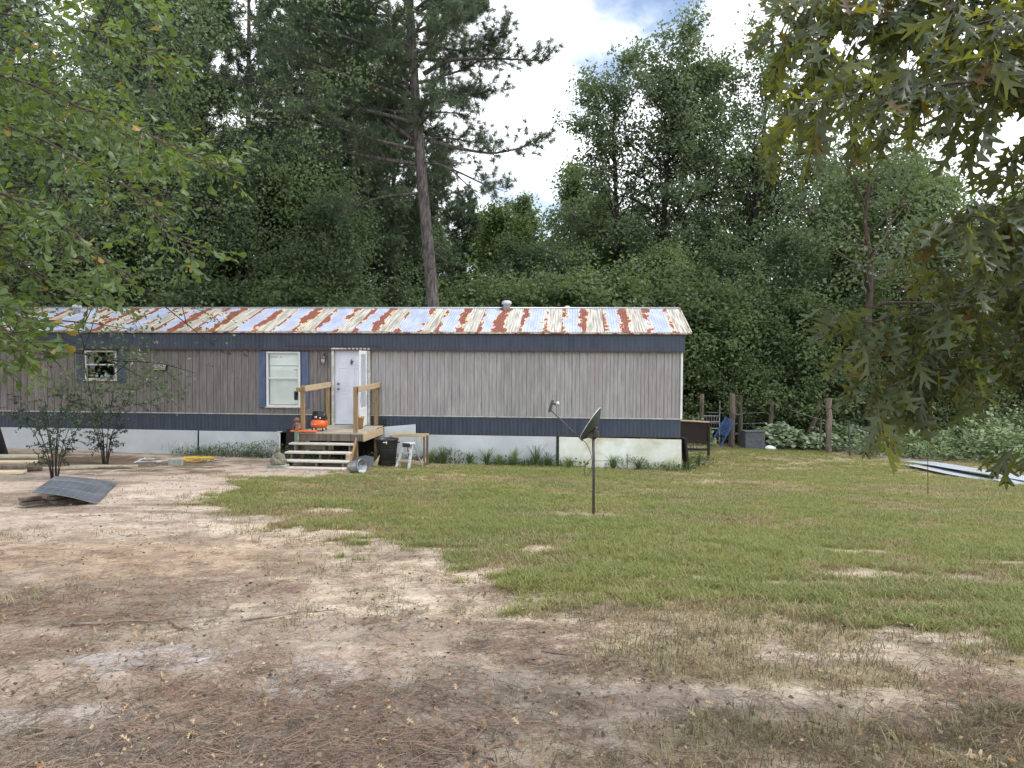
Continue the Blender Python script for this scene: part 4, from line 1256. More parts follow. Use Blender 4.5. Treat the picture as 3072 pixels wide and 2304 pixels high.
for k in range(5): m.box((-0.10, 0.0, 0.40 + k * 0.018), (0.115, 0.125, 0.007))
m.build('motor_and_pump', M['black'], ac)
m = MB(); m.tube([(-0.17, 0, 0.28), (-0.17, 0, 0.38), (-0.13, 0, 0.45), (-0.02, 0, 0.47), (0.08, 0, 0.455), (0.15, 0, 0.41), (0.19, 0, 0.32)], 0.014, 8); m.build('carry_handle', M['black'], ac)
m = MB(); m.lathe([(0, 0), (0.032, 0), (0.032, 0.02), (0, 0.02)], 16, rotm(RAD(90), 0, 0), (-0.05, -0.11, 0.33)); m.lathe([(0, 0), (0.026, 0), (0.026, 0.02), (0, 0.02)], 16, rotm(RAD(90), 0, 0), (0.06, -0.12, 0.31)); m.build('gauge', M['alu'], ac)
fc = bpy.data.curves.new('lettering', 'FONT'); fc.body = 'RIDGID'; fc.size = 0.055; fc.align_x = 'CENTER'; fc.extrude = 0.001
fo = bpy.data.objects.new('lettering', fc); COL.objects.link(fo)
dg = bpy.context.evaluated_depsgraph_get()
tm_ = bpy.data.meshes.new_from_object(fo.evaluated_get(dg)); bpy.data.objects.remove(fo)
for v in tm_.vertices:        # wrap the lettering round the tank
    a = v.co.x / 0.217
    y, z = v.co.y, v.co.z
    v.co = (0.2185 * math.sin(a), -(0.2185 + z) * math.cos(a), y + 0.145)
tm_.materials.clear()
lt = link('lettering', tm_, M['white'], ac); lt.rotation_euler = (0, 0, -0.35)

# flower pot / bucket by the storm door
m = MB(); m.lathe([(0, 0), (0.10, 0), (0.125, 0.26), (0.14, 0.27), (0.14, 0.31), (0.125, 0.31), (0.11, 0.27), (0.09, 0.02), (0, 0.02)], 24)
tag(m.build('brown_pot', mat('tan_clay', lin(176, 140, 104), lin(150, 116, 84), 6, rough=0.8), None, HW(-8.30, -0.95 , DZ)), 'tan pot on the deck behind the right front post', 'pot')

# trash can
tc_ = thing('trash_can', 'black round plastic trash can without a lid beside the porch', 'trash can', (-3.07, 18.82, G(-3.07, 18.82)))
m = MB()
m.lathe([(0, 0), (0.205, 0), (0.215, 0.02), (0.226, 0.25), (0.240, 0.47), (0.252, 0.475), (0.258, 0.50), (0.265, 0.64), (0.285, 0.655), (0.287, 0.69), (0.278, 0.70), (0.262, 0.69), (0.25, 0.5), (0.21, 0.03), (0, 0.03)], 40)
m.build('body', M['black'], tc_)
for s in (-1, 1):
    h = MB(); h.box((s * 0.30, 0, 0.60), (0.03, 0.12, 0.025), None, 0.006); h.box((s * 0.28, -0.055, 0.605), (0.05, 0.015, 0.025)); h.box((s * 0.28, 0.055, 0.605), (0.05, 0.015, 0.025)); h.build('handle', M['black'], tc_)
h = MB(); h.box((0.0, -0.283, 0.625), (0.10, 0.03, 0.025), None, 0.006); h.box((0.035, -0.295, 0.62), (0.02, 0.02, 0.07), None, 0.004); h.build('front_clip', M['light_grey'], tc_)

# open box frame of timber behind the can
BX = (-2.62, 19.55)
wf = thing('lumber_stand', 'open box frame of bare lumber standing behind the step ladder', 'wooden frame', (*BX, G(*BX)), TH)
Wf, Df, Hf = 0.86, 0.42, 0.74
for x in (-Wf / 2, Wf / 2):
    for y in (-Df / 2, Df / 2):
        m = MB(); m.box((x, y, Hf / 2), (0.045, 0.085, Hf), None, 0.004); m.build('leg', M['wood_old'] if x > 0 else M['wood_new'], wf)
for y in (-Df / 2, Df / 2):
    m = MB(); m.box((0, y, Hf + 0.022), (Wf + 0.06, 0.09, 0.042), None, 0.004); m.build('top_rail', M['wood_h'], wf)
for x in (-Wf / 2 + 0.047, Wf / 2 - 0.047):
    m = MB(); m.box((x, 0, Hf - 0.09), (0.045, Df + 0.14, 0.14), None, 0.004); m.build('side_rail', M['wood_pale'], wf)
    m = MB(); m.box((x, 0, 0.10), (0.045, Df + 0.10, 0.14), None, 0.004); m.build('bottom_rail', M['wood_pale'], wf)
m = MB(); m.bar((-0.30, -0.24, 0.16), (0.42, -0.28, 0.07), 0.04, 0.09); m.build('loose_rail', M['wood_pale'], wf)

# step ladder
LD = (-2.5, 18.62)
sl = thing('step_ladder', 'small aluminium step ladder with a black tool tray on top', 'step ladder', (*LD, G(*LD)), RAD(-28))
m = MB(); m.box((0, 0.0, 0.60), (0.25, 0.22, 0.05), None, 0.015); m.build('top_cap', M['light_grey'], sl)
m = MB(); m.box((0, -0.115, 0.565), (0.22, 0.03, 0.10), None, 0.012); m.build('tool_tray', M['black'], sl)
for s in (-1, 1):
    m = MB(); m.bar((s * 0.11, -0.03, 0.58), (s * 0.19, -0.28, 0.0), 0.03, 0.07, 0.004, (1, 0, 0)); m.build('front_rail', M['alu'], sl)
    m = MB(); m.bar((s * 0.11, 0.06, 0.58), (s * 0.17, 0.32, 0.0), 0.025, 0.03, 0.004, (1, 0, 0)); m.build('rear_leg', M['alu'], sl)
for z, t in ((0.38, 0.36), (0.19, 0.68)):
    m = MB(); m.box((0, -0.03 - 0.25 * t, z), (0.25 + 0.12 * t, 0.09, 0.022), None, 0.004); m.build('step', M['alu'], sl)
m = MB(); m.bar((-0.14, 0.20, 0.28), (0.14, 0.20, 0.28), 0.02, 0.02); m.build('rear_brace', M['alu'], sl)

# sheet leaning on the skirting behind the can
m = MB()
LP = [(-7.98, 1.035), (-7.0, 1.125), (-6.95, 0.0), (-8.0, 0.0)]
V = [(x, -0.10 - (1.1 - z) * 0.10, z) for x, z in LP] + [(x, -0.075 - (1.1 - z) * 0.10, z) for x, z in LP]
m.add(np.array(V), [[0, 1, 2, 3], [7, 6, 5, 4], [0, 4, 5, 1], [1, 5, 6, 2], [2, 6, 7, 3], [3, 7, 4, 0]])
tag(m.build('leaning_white_board', M['skirt'], None, tuple(HC), (0, 0, TH)), 'tilted white board leaning on the home just right of the porch', 'board')
# hose bib and cable on the wall by the porch
m = MB(); m.box((0, 0, 0), (0.10, 0.09, 0.16), None, 0.01); m.tube([(0.0, -0.03, -0.08), (0.02, -0.05, -0.4), (0.0, -0.06, -0.75)], 0.006, 6)
tag(m.build('cable_box', M['black'], None, HW(-7.86, -0.09, 1.20), (0, 0, TH)), 'small black box with a hanging cable on the wall right of the porch', 'cable box')
# dark board and greenish pane left of the porch
m = MB(); m.box((0, 0, 0.30), (0.26, 0.025, 0.80), rotm(-0.12, 0.03, 0), 0.004)
tag(m.build('dark_leaning_board', M['wood_dark'], None, HW(-10.36, -0.30, 0.28), (0, 0, TH)), 'dark narrow board leaning against the home left of the porch', 'board')
m = MB(); m.box((0, 0, 0.38), (0.42, 0.012, 0.62), rotm(-0.10, 0.0, 0)); 
tag(m.build('glass_sheet', mat('greenish_glass', lin(120, 150, 140), lin(90, 116, 108), 3, rough=0.15), None, HW(-10.02, -0.36, 0.30), (0, 0, TH)), 'greenish glass pane leaning against the home beside the dark board', 'glass pane')
# garden statue on a paver, standpipe
GS = (-5.42, 17.75)
m = MB(); m.box((0, 0, 0.035), (0.42, 0.30, 0.09), None, 0.01)
tag(m.build('paver_block', M['conc'], None, (*GS, G(*GS)), (0, 0, -0.1)), 'flat concrete paver on the ground at the foot of the steps', 'paver')
d = MB()
d.lathe([(0.0, 0), (0.15, 0), (0.17, 0.04), (0.15, 0.09), (0.0, 0.10)], 18); ell(d, (0, 0, 0.18), (0.10, 0.08, 0.12)); ell(d, (0, -0.01, 0.345), (0.05, 0.052, 0.06)); ell(d, (0, 0, 0.40), (0.025, 0.025, 0.025))
for s in (-1, 1):
    d.tube([(s * 0.09, 0, 0.25), (s * 0.13, -0.03, 0.17), (s * 0.07, -0.10, 0.12), (0, -0.115, 0.11)], [0.032, 0.03, 0.026, 0.022], 8); d.tube([(s * 0.05, 0.02, 0.10), (s * 0.16, -0.05, 0.10), (s * 0.05, -0.13, 0.09)], [0.05, 0.045, 0.03], 8)
d.tube([(0, 0, 0.25), (0, -0.005, 0.31)], [0.05, 0.032], 8)
st_ = voxel('garden_statue', d, M['stone_grey'], None, 0.011, (GS[0], GS[1], G(*GS) + 0.08), 0.35)
tag(st_, 'mossy stone figure sitting cross-legged on the paver by the steps', 'statue')
FA = (-5.95, 19.6)
m = MB(); m.tube([(0, 0, -0.05), (0, 0, 0.72)], 0.018, 8); m.tube([(0, 0, 0.70), (0.0, -0.10, 0.69), (0.0, -0.13, 0.64)], 0.016, 8); m.tube([(-0.07, 0, 0.76), (0.07, 0, 0.76)], 0.012, 6); m.tube([(0, 0, 0.7), (0, 0, 0.76)], 0.012, 6)
tag(m.build('water_spigot', M['light_grey'], None, (*FA, G(*FA))), 'pale standpipe water tap in the weeds left of the steps', 'water tap')
# tipped galvanised bucket, broken slab
BK = (-3.42, 16.95)
m = MB()
pr = [(0, 0), (0.13, 0), (0.135, 0.01)]
for k in range(9): pr += [(0.138 + k * 0.0045, 0.03 + k * 0.036), (0.146 + k * 0.0045, 0.045 + k * 0.036)]
pr += [(0.185, 0.37), (0.197, 0.375), (0.197, 0.39), (0.18, 0.385), (0.135, 0.03), (0, 0.03)]
m.lathe(pr, 28, rotm(RAD(84), 0, RAD(62)) * 0.86, (-0.18, 0.12, 0.13))
m.tube([(0.05, -0.1, 0.24), (0.16, -0.16, 0.10), (0.2, -0.15, 0.02), (0.26, 0.0, 0.06)], 0.005, 6)
tag(m.build('galvanised_bucket', M['galv'], None, (*BK, G(*BK))), 'ribbed metal bucket tipped on its side at the right end of the steps', 'bucket')
m = MB(); m.convex([(-0.3, 0, -0.02), (0.28, 0.02, -0.02), (0.3, 0.05, 0.26), (0.1, 0.05, 0.30), (-0.28, 0.04, 0.20), (-0.3, 0.08, -0.02), (0.28, 0.1, -0.02), (0.3, 0.11, 0.26), (0.1, 0.11, 0.30), (-0.28, 0.10, 0.20)], [(0, 1, 2, 3, 4), (5, 6, 7, 8, 9), (0, 1, 6, 5), (1, 2, 7, 6), (2, 3, 8, 7), (3, 4, 9, 8), (4, 0, 5, 9)])
tag(m.build('leaning_slab', M['grey_box'], None, (-3.62, 18.35, G(-3.62, 18.35)), (-0.2, 0, 0.1)), 'broken grey slab leaning under the porch behind the bucket', 'slab')
m = MB(); m.convex([(0, 0, 0), (0.14, 0, 0), (0.16, 0.0, 0.34), (0, 0.03, 0), (0.14, 0.03, 0), (0.16, 0.03, 0.34)], [(0, 1, 2), (3, 4, 5), (0, 1, 4, 3), (1, 2, 5, 4), (2, 0, 3, 5)])
tag(m.build('wood_offcut', M['wood_pale'], None, (-3.42, 18.6, G(-3.42, 18.6) - 0.01), (0, 0.15, 0)), 'pointed pale wood offcut leaning on the left of the trash can', 'offcut')
m = MB(); m.box((0, 0, 0.2), (0.06, 0.04, 0.44), rotm(0, 0.18, 0), 0.004)
tag(m.build('wood_offcut', M['wood_pale'], None, (-2.72, 18.70, G(-2.72, 18.70) - 0.01)), 'straight pale wood offcut between the trash can and the step ladder', 'offcut')

# ------------------------------------------------------------------ satellite dish
DP = (1.21, 11.22)
sat = thing('satellite_dish', 'grey satellite dish on a metal pole planted in the lawn', 'satellite dish', (*DP, G(*DP)))
PH = 1.19
m = MB(); m.tube([(0.0, 0, -0.1), (0, 0, 0.6), (-0.012, 0, PH)], 0.021, 14); m.build('pole', M['steel_dark'], sat)
for z, dx, dz in ((0.80, 0.23, 0.003), (0.585, 0.22, -0.035), (0.34, 0.22, -0.02)):
    m = MB(); m.tube([(0.0, -0.024, z), (0.1, -0.024, z + dz * 0.4), (dx, -0.02, z + dz)], 0.0035, 6); m.tube([(0.024 * math.cos(a), -0.024 * math.sin(a), z) for a in np.linspace(0, 6.28, 13)], 0.004, 5); m.build('wire_tie', M['steel_dark'], sat)
nrm = unit(np.array((-0.81, 0.235, 0.53)))
upv = unit(np.array((0, 0, 1.0)) - nrm * nrm[2]); sdv = np.cross(upv, nrm)
cen = np.array((-0.06, 0.0, PH + 0.16))
RIM = []
m = MB()
us = np.linspace(0.02, 1, 9); vs = np.linspace(0, 2 * math.pi, 41)
def dish_pt(u, v, k=0.0): return cen + sdv * (0.25 * u * math.cos(v)) + upv * (0.275 * u * math.sin(v)) + nrm * (0.095 * u * u - 0.095 + k)
m.grid(lambda u, v: dish_pt(u, v), us, vs); m.grid(lambda u, v: dish_pt(u, v, -0.006), us, vs[::-1])
dobj = m.build('reflector', M['dish'], sat)
m = MB(); m.tube([dish_pt(1.0, v, -0.003) for v in np.linspace(0, 2 * math.pi, 49)], 0.006, 6); m.build('rim', M['light_grey'], dobj)
low = dish_pt(0.98, -math.pi / 2)
feed = low + np.array((-0.455, 0.03, 0.43))
m = MB(); m.bar(low + np.array((0.03, 0, -0.03)), feed, 0.018, 0.018, 0.003); m.build('feed_arm', M['steel_dark'], sat)
m = MB(); m.bar(feed + np.array((-0.01, 0, -0.04)), feed + np.array((0.045, 0, 0.14)), 0.05, 0.04, 0.008); m.bar(feed + np.array((0.03, 0, 0.09)), feed + np.array((0.10, 0, 0.07)), 0.03, 0.03, 0.006)
m.build('feed_bracket', M['steel_dark'], sat)
m = MB(); m.lathe([(0, 0), (0.026, 0), (0.034, 0.02), (0.034, 0.045), (0.02, 0.05), (0, 0.05)], 14, rotm(0, RAD(80), 0), feed + np.array((0.09, 0, 0.075))); m.build('receiver', M['light_grey'], sat)
m = MB(); m.tube([(0, 0, PH - 0.07), (-0.01, 0, PH + 0.06)], 0.033, 12); m.box((-0.07, 0, PH + 0.0), (0.12, 0.07, 0.10), rotm(0, 0.4, 0), 0.01); m.bar((-0.02, 0, PH), cen - nrm * 0.08, 0.08, 0.09); m.bar((-0.09, 0, PH - 0.04), low + np.array((0.02, 0, 0)), 0.03, 0.03); m.box((0.045, 0, PH - 0.0), (0.05, 0.06, 0.10), None, 0.008)
m.build('mount_bracket', M['steel_dark'], sat)
m = MB(); m.tube(smooth_path([low, (-0.12, -0.02, PH - 0.12), (-0.05, -0.03, PH - 0.27), (-0.035, -0.03, PH - 0.36), (-0.10, -0.03, PH - 0.40), (-0.15, -0.03, PH - 0.50), (-0.13, -0.03, PH - 0.60), (-0.08, -0.03, PH - 0.61), (-0.035, -0.03, PH - 0.50), (-0.028, -0.03, PH - 0.38)], 5), 0.0045, 6); m.build('coax_cable', M['black'], sat)

# ------------------------------------------------------------------ left yard: sheet, lumber, odds and ends
sh = thing('bent_roofing_sheet', 'curved dark grey sheet with pale grid seams lying on blocks in the dirt', 'sheet', (-7.0, 12.2, G(-7.0, 12.2)))
cr = np.array([(-6.85, 10.9, -0.33), (-6.2, 11.4, -0.585), (-7.12, 13.8, -0.66), (-7.77, 13.0, -0.42)]) - np.array((-7.0, 12.2, G(-7.0, 12.2)))
def shp(u, v, k=0.0):
    p = (cr[0] * (1 - u) + cr[1] * u) * (1 - v) + (cr[3] * (1 - u) + cr[2] * u) * v
    return p + np.array((0, 0, 0.03 * math.sin(math.pi * min(1, u * 1.05)) * (1 - 0.3 * v) + k))
m = MB(); uu, vv = np.linspace(0, 1, 15), np.linspace(0, 1, 13)
m.grid(lambda u, v: shp(u, v, 0), uu, vv); m.grid(lambda u, v: shp(u, v, -0.008), uu, vv[::-1])
m.tube([shp(u, 0, -0.004) for u in uu], 0.005, 4)
m.build('sheet', M['sheet_blk'], sh)
for k in range(1, 8):
    m = MB(); q = [shp(k / 8 + 0.01 * math.sin(k * 3 + v * 5), v, 0.002) for v in vv]; m.tube(q, 0.0035, 4); m.build('seam', M['sheet_line'], sh)
for v0 in (0.30, 0.72):
    m = MB(); m.tube([shp(u, v0, 0.002) for u in uu], 0.003, 4); m.build('seam', M['sheet_line'], sh)
for (x, y, a, l, lab) in ((-6.98, 11.15, 0.9, 0.34, 'grey board end sticking out under the left of the curved sheet'), (-6.72, 11.40, 1.2, 0.36, 'short board under the front edge of the curved sheet')):
    m = MB(); m.box((0, 0, 0.05), (l, 0.14, 0.05), None, 0.006); m.box((-0.04, 0.02, 0.11), (l * 0.8, 0.14, 0.045), rotm(0, 0.04, 0.1), 0.006)
    tag(m.build('board_offcut', M['wood_old'], None, (x, y, G(x, y)), (0, 0, a)), lab, 'board')
# lumber at the left edge: boards lying on each other
LB = [((-12.4, 15.6), (-9.95, 16.45), 0.25, 0.36, 0.045, 'wood_grey', 'wide grey weathered board, topmost in the lumber pile at the left edge'),
      ((-12.4, 15.2), (-9.95, 16.0), 0.16, 0.26, 0.045, 'wood_pale', 'upper pale yellow board in the lumber pile at the left edge'),
      ((-12.2, 14.5), (-9.75, 15.3), 0.02, 0.30, 0.05, 'wood_pale', 'lowest and nearest pale board of the lumber pile'),
      ((-12.3, 14.9), (-9.9, 15.6), 0.09, 0.24, 0.07, 'wood_old', 'brown board between the pale boards of the lumber pile'),
      ((-10.1, 15.85), (-9.0, 16.6), 0.02, 0.10, 0.05, 'wood_grey', 'short grey board poking right from the lumber pile'),
      ((-9.6, 16.6), (-8.3, 16.95), 0.03, 0.12, 0.04, 'wood_grey', 'grey plank lying behind the nearer shrub')]
for (a, b, dz, w, t, mt, lab) in LB:
    pa = np.array((*a, G(*a) + dz + t / 2)); pb = np.array((*b, G(*b) + dz + t / 2)); c = (pa + pb) / 2
    m = MB(c); m.bar(pa, pb, w, t, 0.005)
    tag(m.build('lumber_board', M[mt], None, tuple(c)), lab, 'board', 'boards lying in the left yard')
# tree-cut log end among the lumber
m = MB(); m.tube([(-0.1, 0, 0.07), (0.16, 0.03, 0.08)], [0.05, 0.045], 12); tag(m.build('cut_log', M['bark'], None, (-9.75, 15.55, G(-9.75, 15.55))), 'short brown log at the end of the pale lumber boards', 'log')
# yellow hose heap, grey block, broken chair frame pieces
m = MB()
q = [(0.45 * math.cos(a) * (0.6 + 0.3 * math.sin(a * 1.7)), 0.18 * math.sin(a * 1.13), 0.03 + 0.045 * (1 + math.sin(a * 2.3))) for a in np.linspace(0, 26, 150)]
m.tube(q, 0.012, 6)
tag(m.build('yellow_hose', M['yellow'], None, (-7.75, 18.75, G(-7.75, 18.75))), 'yellow hose heaped on the ground under the skirting joint', 'hose')
m = MB(); m.box((0, 0, 0.07), (0.30, 0.18, 0.17), None, 0.012)
tag(m.build('concrete_block', M['conc'], None, (-7.85, 17.85, G(-7.85, 17.85)), (0, 0, 0.1)), 'pale concrete block on the dirt in front of the yellow hose', 'block')
m = MB()
for a, b in (((-0.5, 0, 0.03), (0.1, 0.1, 0.05)), ((-0.45, 0.1, 0.09), (-0.05, 0, 0.11)), ((-0.5, -0.05, 0.02), (-0.3, 0.12, 0.12)), ((0, 0, 0.05), (0.35, 0.12, 0.04)), ((0.05, -0.06, 0.04), (0.3, -0.02, 0.08))): m.bar(a, b, 0.05, 0.025, 0.004)
tag(m.build('scrap_metal', M['light_grey'], None, (-8.45, 18.15, G(-8.45, 18.15))), 'tangle of pale scrap strips left of the concrete block', 'scrap')
m = MB(); m.tube(smooth_path([(-0.5, 0, 0.02), (-0.1, 0.1, 0.05), (0.2, -0.05, 0.03), (0.5, 0.12, 0.05), (0.75, 0.02, 0.03)], 5), 0.018, 6)
tag(m.build('faded_rope', M['rope'], None, (-8.15, 18.7, G(-8.15, 18.7))), 'faded pale rope beside the yellow hose', 'rope')

# fallen sticks on the bare ground
def stick(pts, r, lab):
    c = np.array((pts[0][0], pts[0][1], 0.0)); P = []
    for x, y in pts: P.append((x, y, G(x, y) + r * 0.9))
    c[2] = P[0][2]
    m = MB(c); P = smooth_path(P, 4); P[:, 2] += 0.006 * np.sin(np.arange(len(P)) * 1.3); m.tube(P, r * np.linspace(1, 0.4, len(P)), 7)
    tag(m.build('fallen_stick', M['stick'], None, tuple(c)), lab, 'stick', 'sticks on the dirt')
stick([(-3.15, 5.32), (-2.9, 5.42), (-2.6, 5.47), (-2.35, 5.60)], 0.012, 'long bent grey stick in the left foreground, the longest one')
stick([(-2.45, 5.45), (-2.3, 5.30), (-2.2, 5.27)], 0.014, 'short thick stick just below the long bent grey stick')
stick([(-3.85, 5.5), (-3.62, 5.65), (-3.5, 5.85)], 0.014, 'pale forked stick at the left edge of the foreground')
stick([(-1.95, 5.5), (-1.7, 5.68), (-1.5, 5.80), (-1.35, 5.80)], 0.008, 'thin pale stick right of the long bent grey stick')
stick([(0.55, 5.55), (0.9, 5.75), (1.05, 5.8)], 0.008, 'thin dark twig on the pale sand below the lawn edge')
stick([(0.2, 4.9), (0.6, 4.72), (0.75, 4.70)], 0.008, 'thin twig below the pale sand patch, nearest to the grass tongue')

# ------------------------------------------------------------------ right side and behind
bp = thing('back_porch', 'dark wooden porch behind the far right corner of the home', 'porch', (5.4, 22.7, G(5.4, 22.7)))
bg = G(5.4, 22.7)
m = MB((0, 0, bg)); m.box((-0.05, 0, -0.50), (0.94, 0.04, 0.64), rotm(0, 0.06, 0), 0.004); m.build('side_panel', M['wood_dark'], bp)
m = MB((0, 0, bg)); m.bar((-0.5, 0.0, -0.155), (0.46, 0.0, -0.205), 0.09, 0.04); m.build('top_cap', M['wood_h'], bp)
m = MB((0, 0, bg)); m.box((0.45, 0, -0.74), (0.06, 0.09, 1.06), None, 0.005); m.build('corner_post', M['wood_dark'], bp)
for z in (-0.80, -1.02):
    m = MB((0, 0, bg)); m.bar((-0.5, -0.03, z + 0.02), (0.42, -0.03, z), 0.04, 0.06); m.build('rail', M['wood_dark'], bp)
m = MB((0, 0, bg)); m.box((0.0, 0.9, -0.32), (0.95, 1.8, 0.05), None, 0.004); m.build('deck', M['wood_grey'], bp)
m = MB(); m.box((0, 0, 0.40), (0.06, 0.50, 0.90), rotm(0.0, -0.10, 0.0), 0.004)
tag(m.build('leaning_dark_board', M['wood_dark'], None, (4.62, 20.35, G(4.62, 20.35))), 'dark board leaning at the right end of the algae stained skirting', 'board')
m = MB(); m.tube(smooth_path([(0, 0, 0.05), (0.3, 0.1, 0.12), (0.6, 0.1, 0.03)], 4), 0.02, 6); m.tube([(0.1, -0.1, 0.04), (0.7, 0.15, 0.1)], 0.015, 6)
tag(m.build('scrap_branch', M['wood_old'], None, (4.85, 21.3, G(4.85, 21.3))), 'bent scrap branches on the ground under the back porch', 'branch')

def post(name, x, y, zt, w, lab, mt, tx=0, ty=0, broken=0):
    g = G(x, y)
    m = MB()
    n = 7
    h = zt - g
    P = np.stack([np.linspace(0, tx, n), np.linspace(0, ty, n), np.linspace(-0.15, h, n)], 1)
    P[1:-1, :2] += rng.normal(size=(n - 2, 2)) * 0.012
    m.tube(P, 0.43 * w * (1 + rng.normal(size=n) * 0.05), 9, True, False)
    if broken:
        for k in range(5):
            a = rng.uniform(0, 6.28); m.tube([P[-1] + np.array((0.06 * math.cos(a), 0.06 * math.sin(a), -0.1)), P[-1] + np.array((0.08 * math.cos(a), 0.08 * math.sin(a), rng.uniform(0.05, 0.2)))], [0.04, 0.008], 5)
    tag(m.build(name, mt, None, (x, y, g)), lab, 'post', 'old timber posts behind the yard')
post('timber_post', 7.97, 27.7, 0.42, 0.24, 'thick upright timber post with the blue rack against it', M['wood_old'])
post('timber_post', 8.35, 28.0, 0.35, 0.20, 'darker post right behind the thick post with the blue rack', M['bark'])
post('timber_post', 9.72, 28.8, 0.12, 0.20, 'timber post rising behind the pale broad-leaved bush', M['wood_old'], 0.05)
post('timber_post', 11.2, 29.2, 0.12, 0.26, 'broken leaning timber post with splintered top', M['wood_old'], 0.62, 0.1, 1)
post('timber_post', 10.94, 26.4, 0.36, 0.22, 'upright timber post standing at the lawn edge under the oak leaves', M['wood_old'])
post('timber_post', 7.12, 28.7, 0.38, 0.19, 'pale topped timber post nearest to the mobile home', M['wood_old'])
def tpost(x, y, zt, lab):
    m = MB(); m.box((0, 0, (zt - G(x, y)) / 2 - 0.05), (0.045, 0.045, zt - G(x, y) + 0.1), rotm(0, float(rng.normal() * 0.02), 0), 0.004)
    tag(m.build('metal_fence_post', M['steel_dark'], None, (x, y, G(x, y))), lab, 'fence post', 'thin metal fence posts')
tpost(10.62, 26.3, -0.30, 'thin metal fence post left of the lawn-edge timber post')
tpost(11.22, 25.4, -0.35, 'dark metal fence post right of the lawn-edge timber post')
tpost(12.3, 24.6, -0.7, 'dark metal fence post at the edge of the brush behind the white sheets')
wf_ = thing('wire_fence', 'sagging wire fence strands between the timber posts', 'wire fence', (10.9, 26.0, G(10.9, 26.0)))
for a, b, s in (((9.9, 28.9, 0.0), (11.9, 25.5, -0.75), 0.05), ((10.65, 26.35, -1.25), (11.22, 25.4, -1.22), 0.0), ((11.22, 25.4, -0.95), (12.3, 24.6, -1.1), 0.05), ((11.22, 25.4, -1.35), (13.4, 24.0, -1.62), 0.0), ((7.2, 28.6, -0.3), (9.7, 28.8, -0.3), 0.04), ((7.2, 28.6, -0.7), (9.7, 28.8, -0.7), 0.04)):
    t = np.linspace(0, 1, 9)[:, None]
    P = np.array(a) * (1 - t) + np.array(b) * t; P[:, 2] -= s * np.sin(np.linspace(0, math.pi, 9))
    m = MB((10.9, 26.0, G(10.9, 26.0))); m.tube(P, 0.009, 5); m.build('wire', M['galv'], wf_)
m = MB((10.9, 26.0, G(10.9, 26.0))); m.tube([(10.95, 26.2, -1.05), (11.22, 25.4, -1.12)], 0.02, 6); m.build('brace', M['steel_dark'], wf_)
m = MB((10.9, 26.0, G(10.9, 26.0)))
for k in range(9):          # netting
    m.tube([(11.25 + k * 0.12, 25.42 - k * 0.09, -0.5 - 0.03 * k), (11.25 + k * 0.12, 25.42 - k * 0.09, -1.5)], 0.004, 3)
for k in range(8):
    m.tube([(11.22, 25.44, -0.5 - k * 0.13), (12.25, 24.67, -0.72 - k * 0.11)], 0.004, 3)
nt_ = m.build('netting', M['galv'], wf_); nt_['kind'] = 'stuff'
# blue rack leaning on the post
rk = thing('blue_rack', 'blue slatted plastic rack leaning against the thick timber post', 'rack', (7.25, 27.3, G(7.25, 27.3)))
Rk = rotm(0, RAD(28), 0)
def rp(x, z): return tuple(Rk @ np.array((x, 0, z)))
for x in (-0.17, 0.17):
    m = MB(); m.bar(rp(x, 0.0), rp(x, 1.14), 0.028, 0.05); m.build('rail', M['bluecrate'], rk)
for k in range(13):
    z = 0.52 + k * 0.05
    m = MB(); m.bar(rp(-0.16, z), rp(0.16, z), 0.07, 0.02); m.build('slat', M['bluecrate'], rk)
for z in (0.05, 0.25, 0.42):
    m = MB(); m.bar(rp(-0.16, z), rp(0.16, z), 0.05, 0.03); m.build('slat', M['black'], rk)
fr = thing('equipment_stand', 'narrow grey metal frame leaning on the thick timber post', 'frame', (8.0, 27.25, G(8.0, 27.25)))
for x in (-0.14, 0.14):
    m = MB(); m.bar((x, 0.0, 0), (x + 0.12, 0.2, 1.22), 0.03, 0.04); m.build('upright', M['steel_dark'], fr)
for z in (0.5, 1.18):
    m = MB(); m.bar((-0.14 + 0.1 * z, 0.16 * z, z), (0.14 + 0.1 * z, 0.16 * z, z), 0.03, 0.06); m.build('crossbar', M['steel_dark'], fr)
m = MB(); m.box((0, 0, 0.30), (0.72, 0.40, 0.64), None, 0.02)
gb = m.build('grey_bin', M['grey_box'], None, (8.55, 27.1, G(8.55, 27.1)), (0, 0, 0.1)); tag(gb, 'speckled dark grey box beside the pale broad-leaved bush', 'box')
m = MB(); m.box((0, 0, 0.635), (0.76, 0.44, 0.035), None, 0.01); m.build('lid', M['grey_box'], gb)
m = MB(); ell(m, (0, 0, 0.06), (0.18, 0.12, 0.10)); ell(m, (0.14, 0.02, 0.05), (0.10, 0.10, 0.07))
tag(voxel('white_bag', m, M['white'], None, 0.02, (9.08, 26.9, G(9.08, 26.9))), 'small crumpled white bag on the ground right of the grey box', 'bag')
wr = thing('wire_rack', 'pale grey wire rack standing in weeds behind the home corner', 'rack', (7.45, 28.9, G(7.45, 28.9)))
m = MB()
for k in range(9): m.tube([(-0.38 + k * 0.095, 0, 0.55), (-0.38 + k * 0.095, 0, 1.02)], 0.008, 4)
m.build('wires', M['light_grey'], wr)
for z in (0.55, 0.80, 1.02):
    m = MB(); m.bar((-0.42, 0, z), (0.42, 0, z), 0.03, 0.035); m.build('bar', M['light_grey'], wr)
for x in (-0.4, 0.4):
    m = MB(); m.bar((x, 0, 0), (x, 0, 1.05 + (0.55 if x > 0 else 0)), 0.03, 0.03); m.build('leg', M['light_grey'], wr)

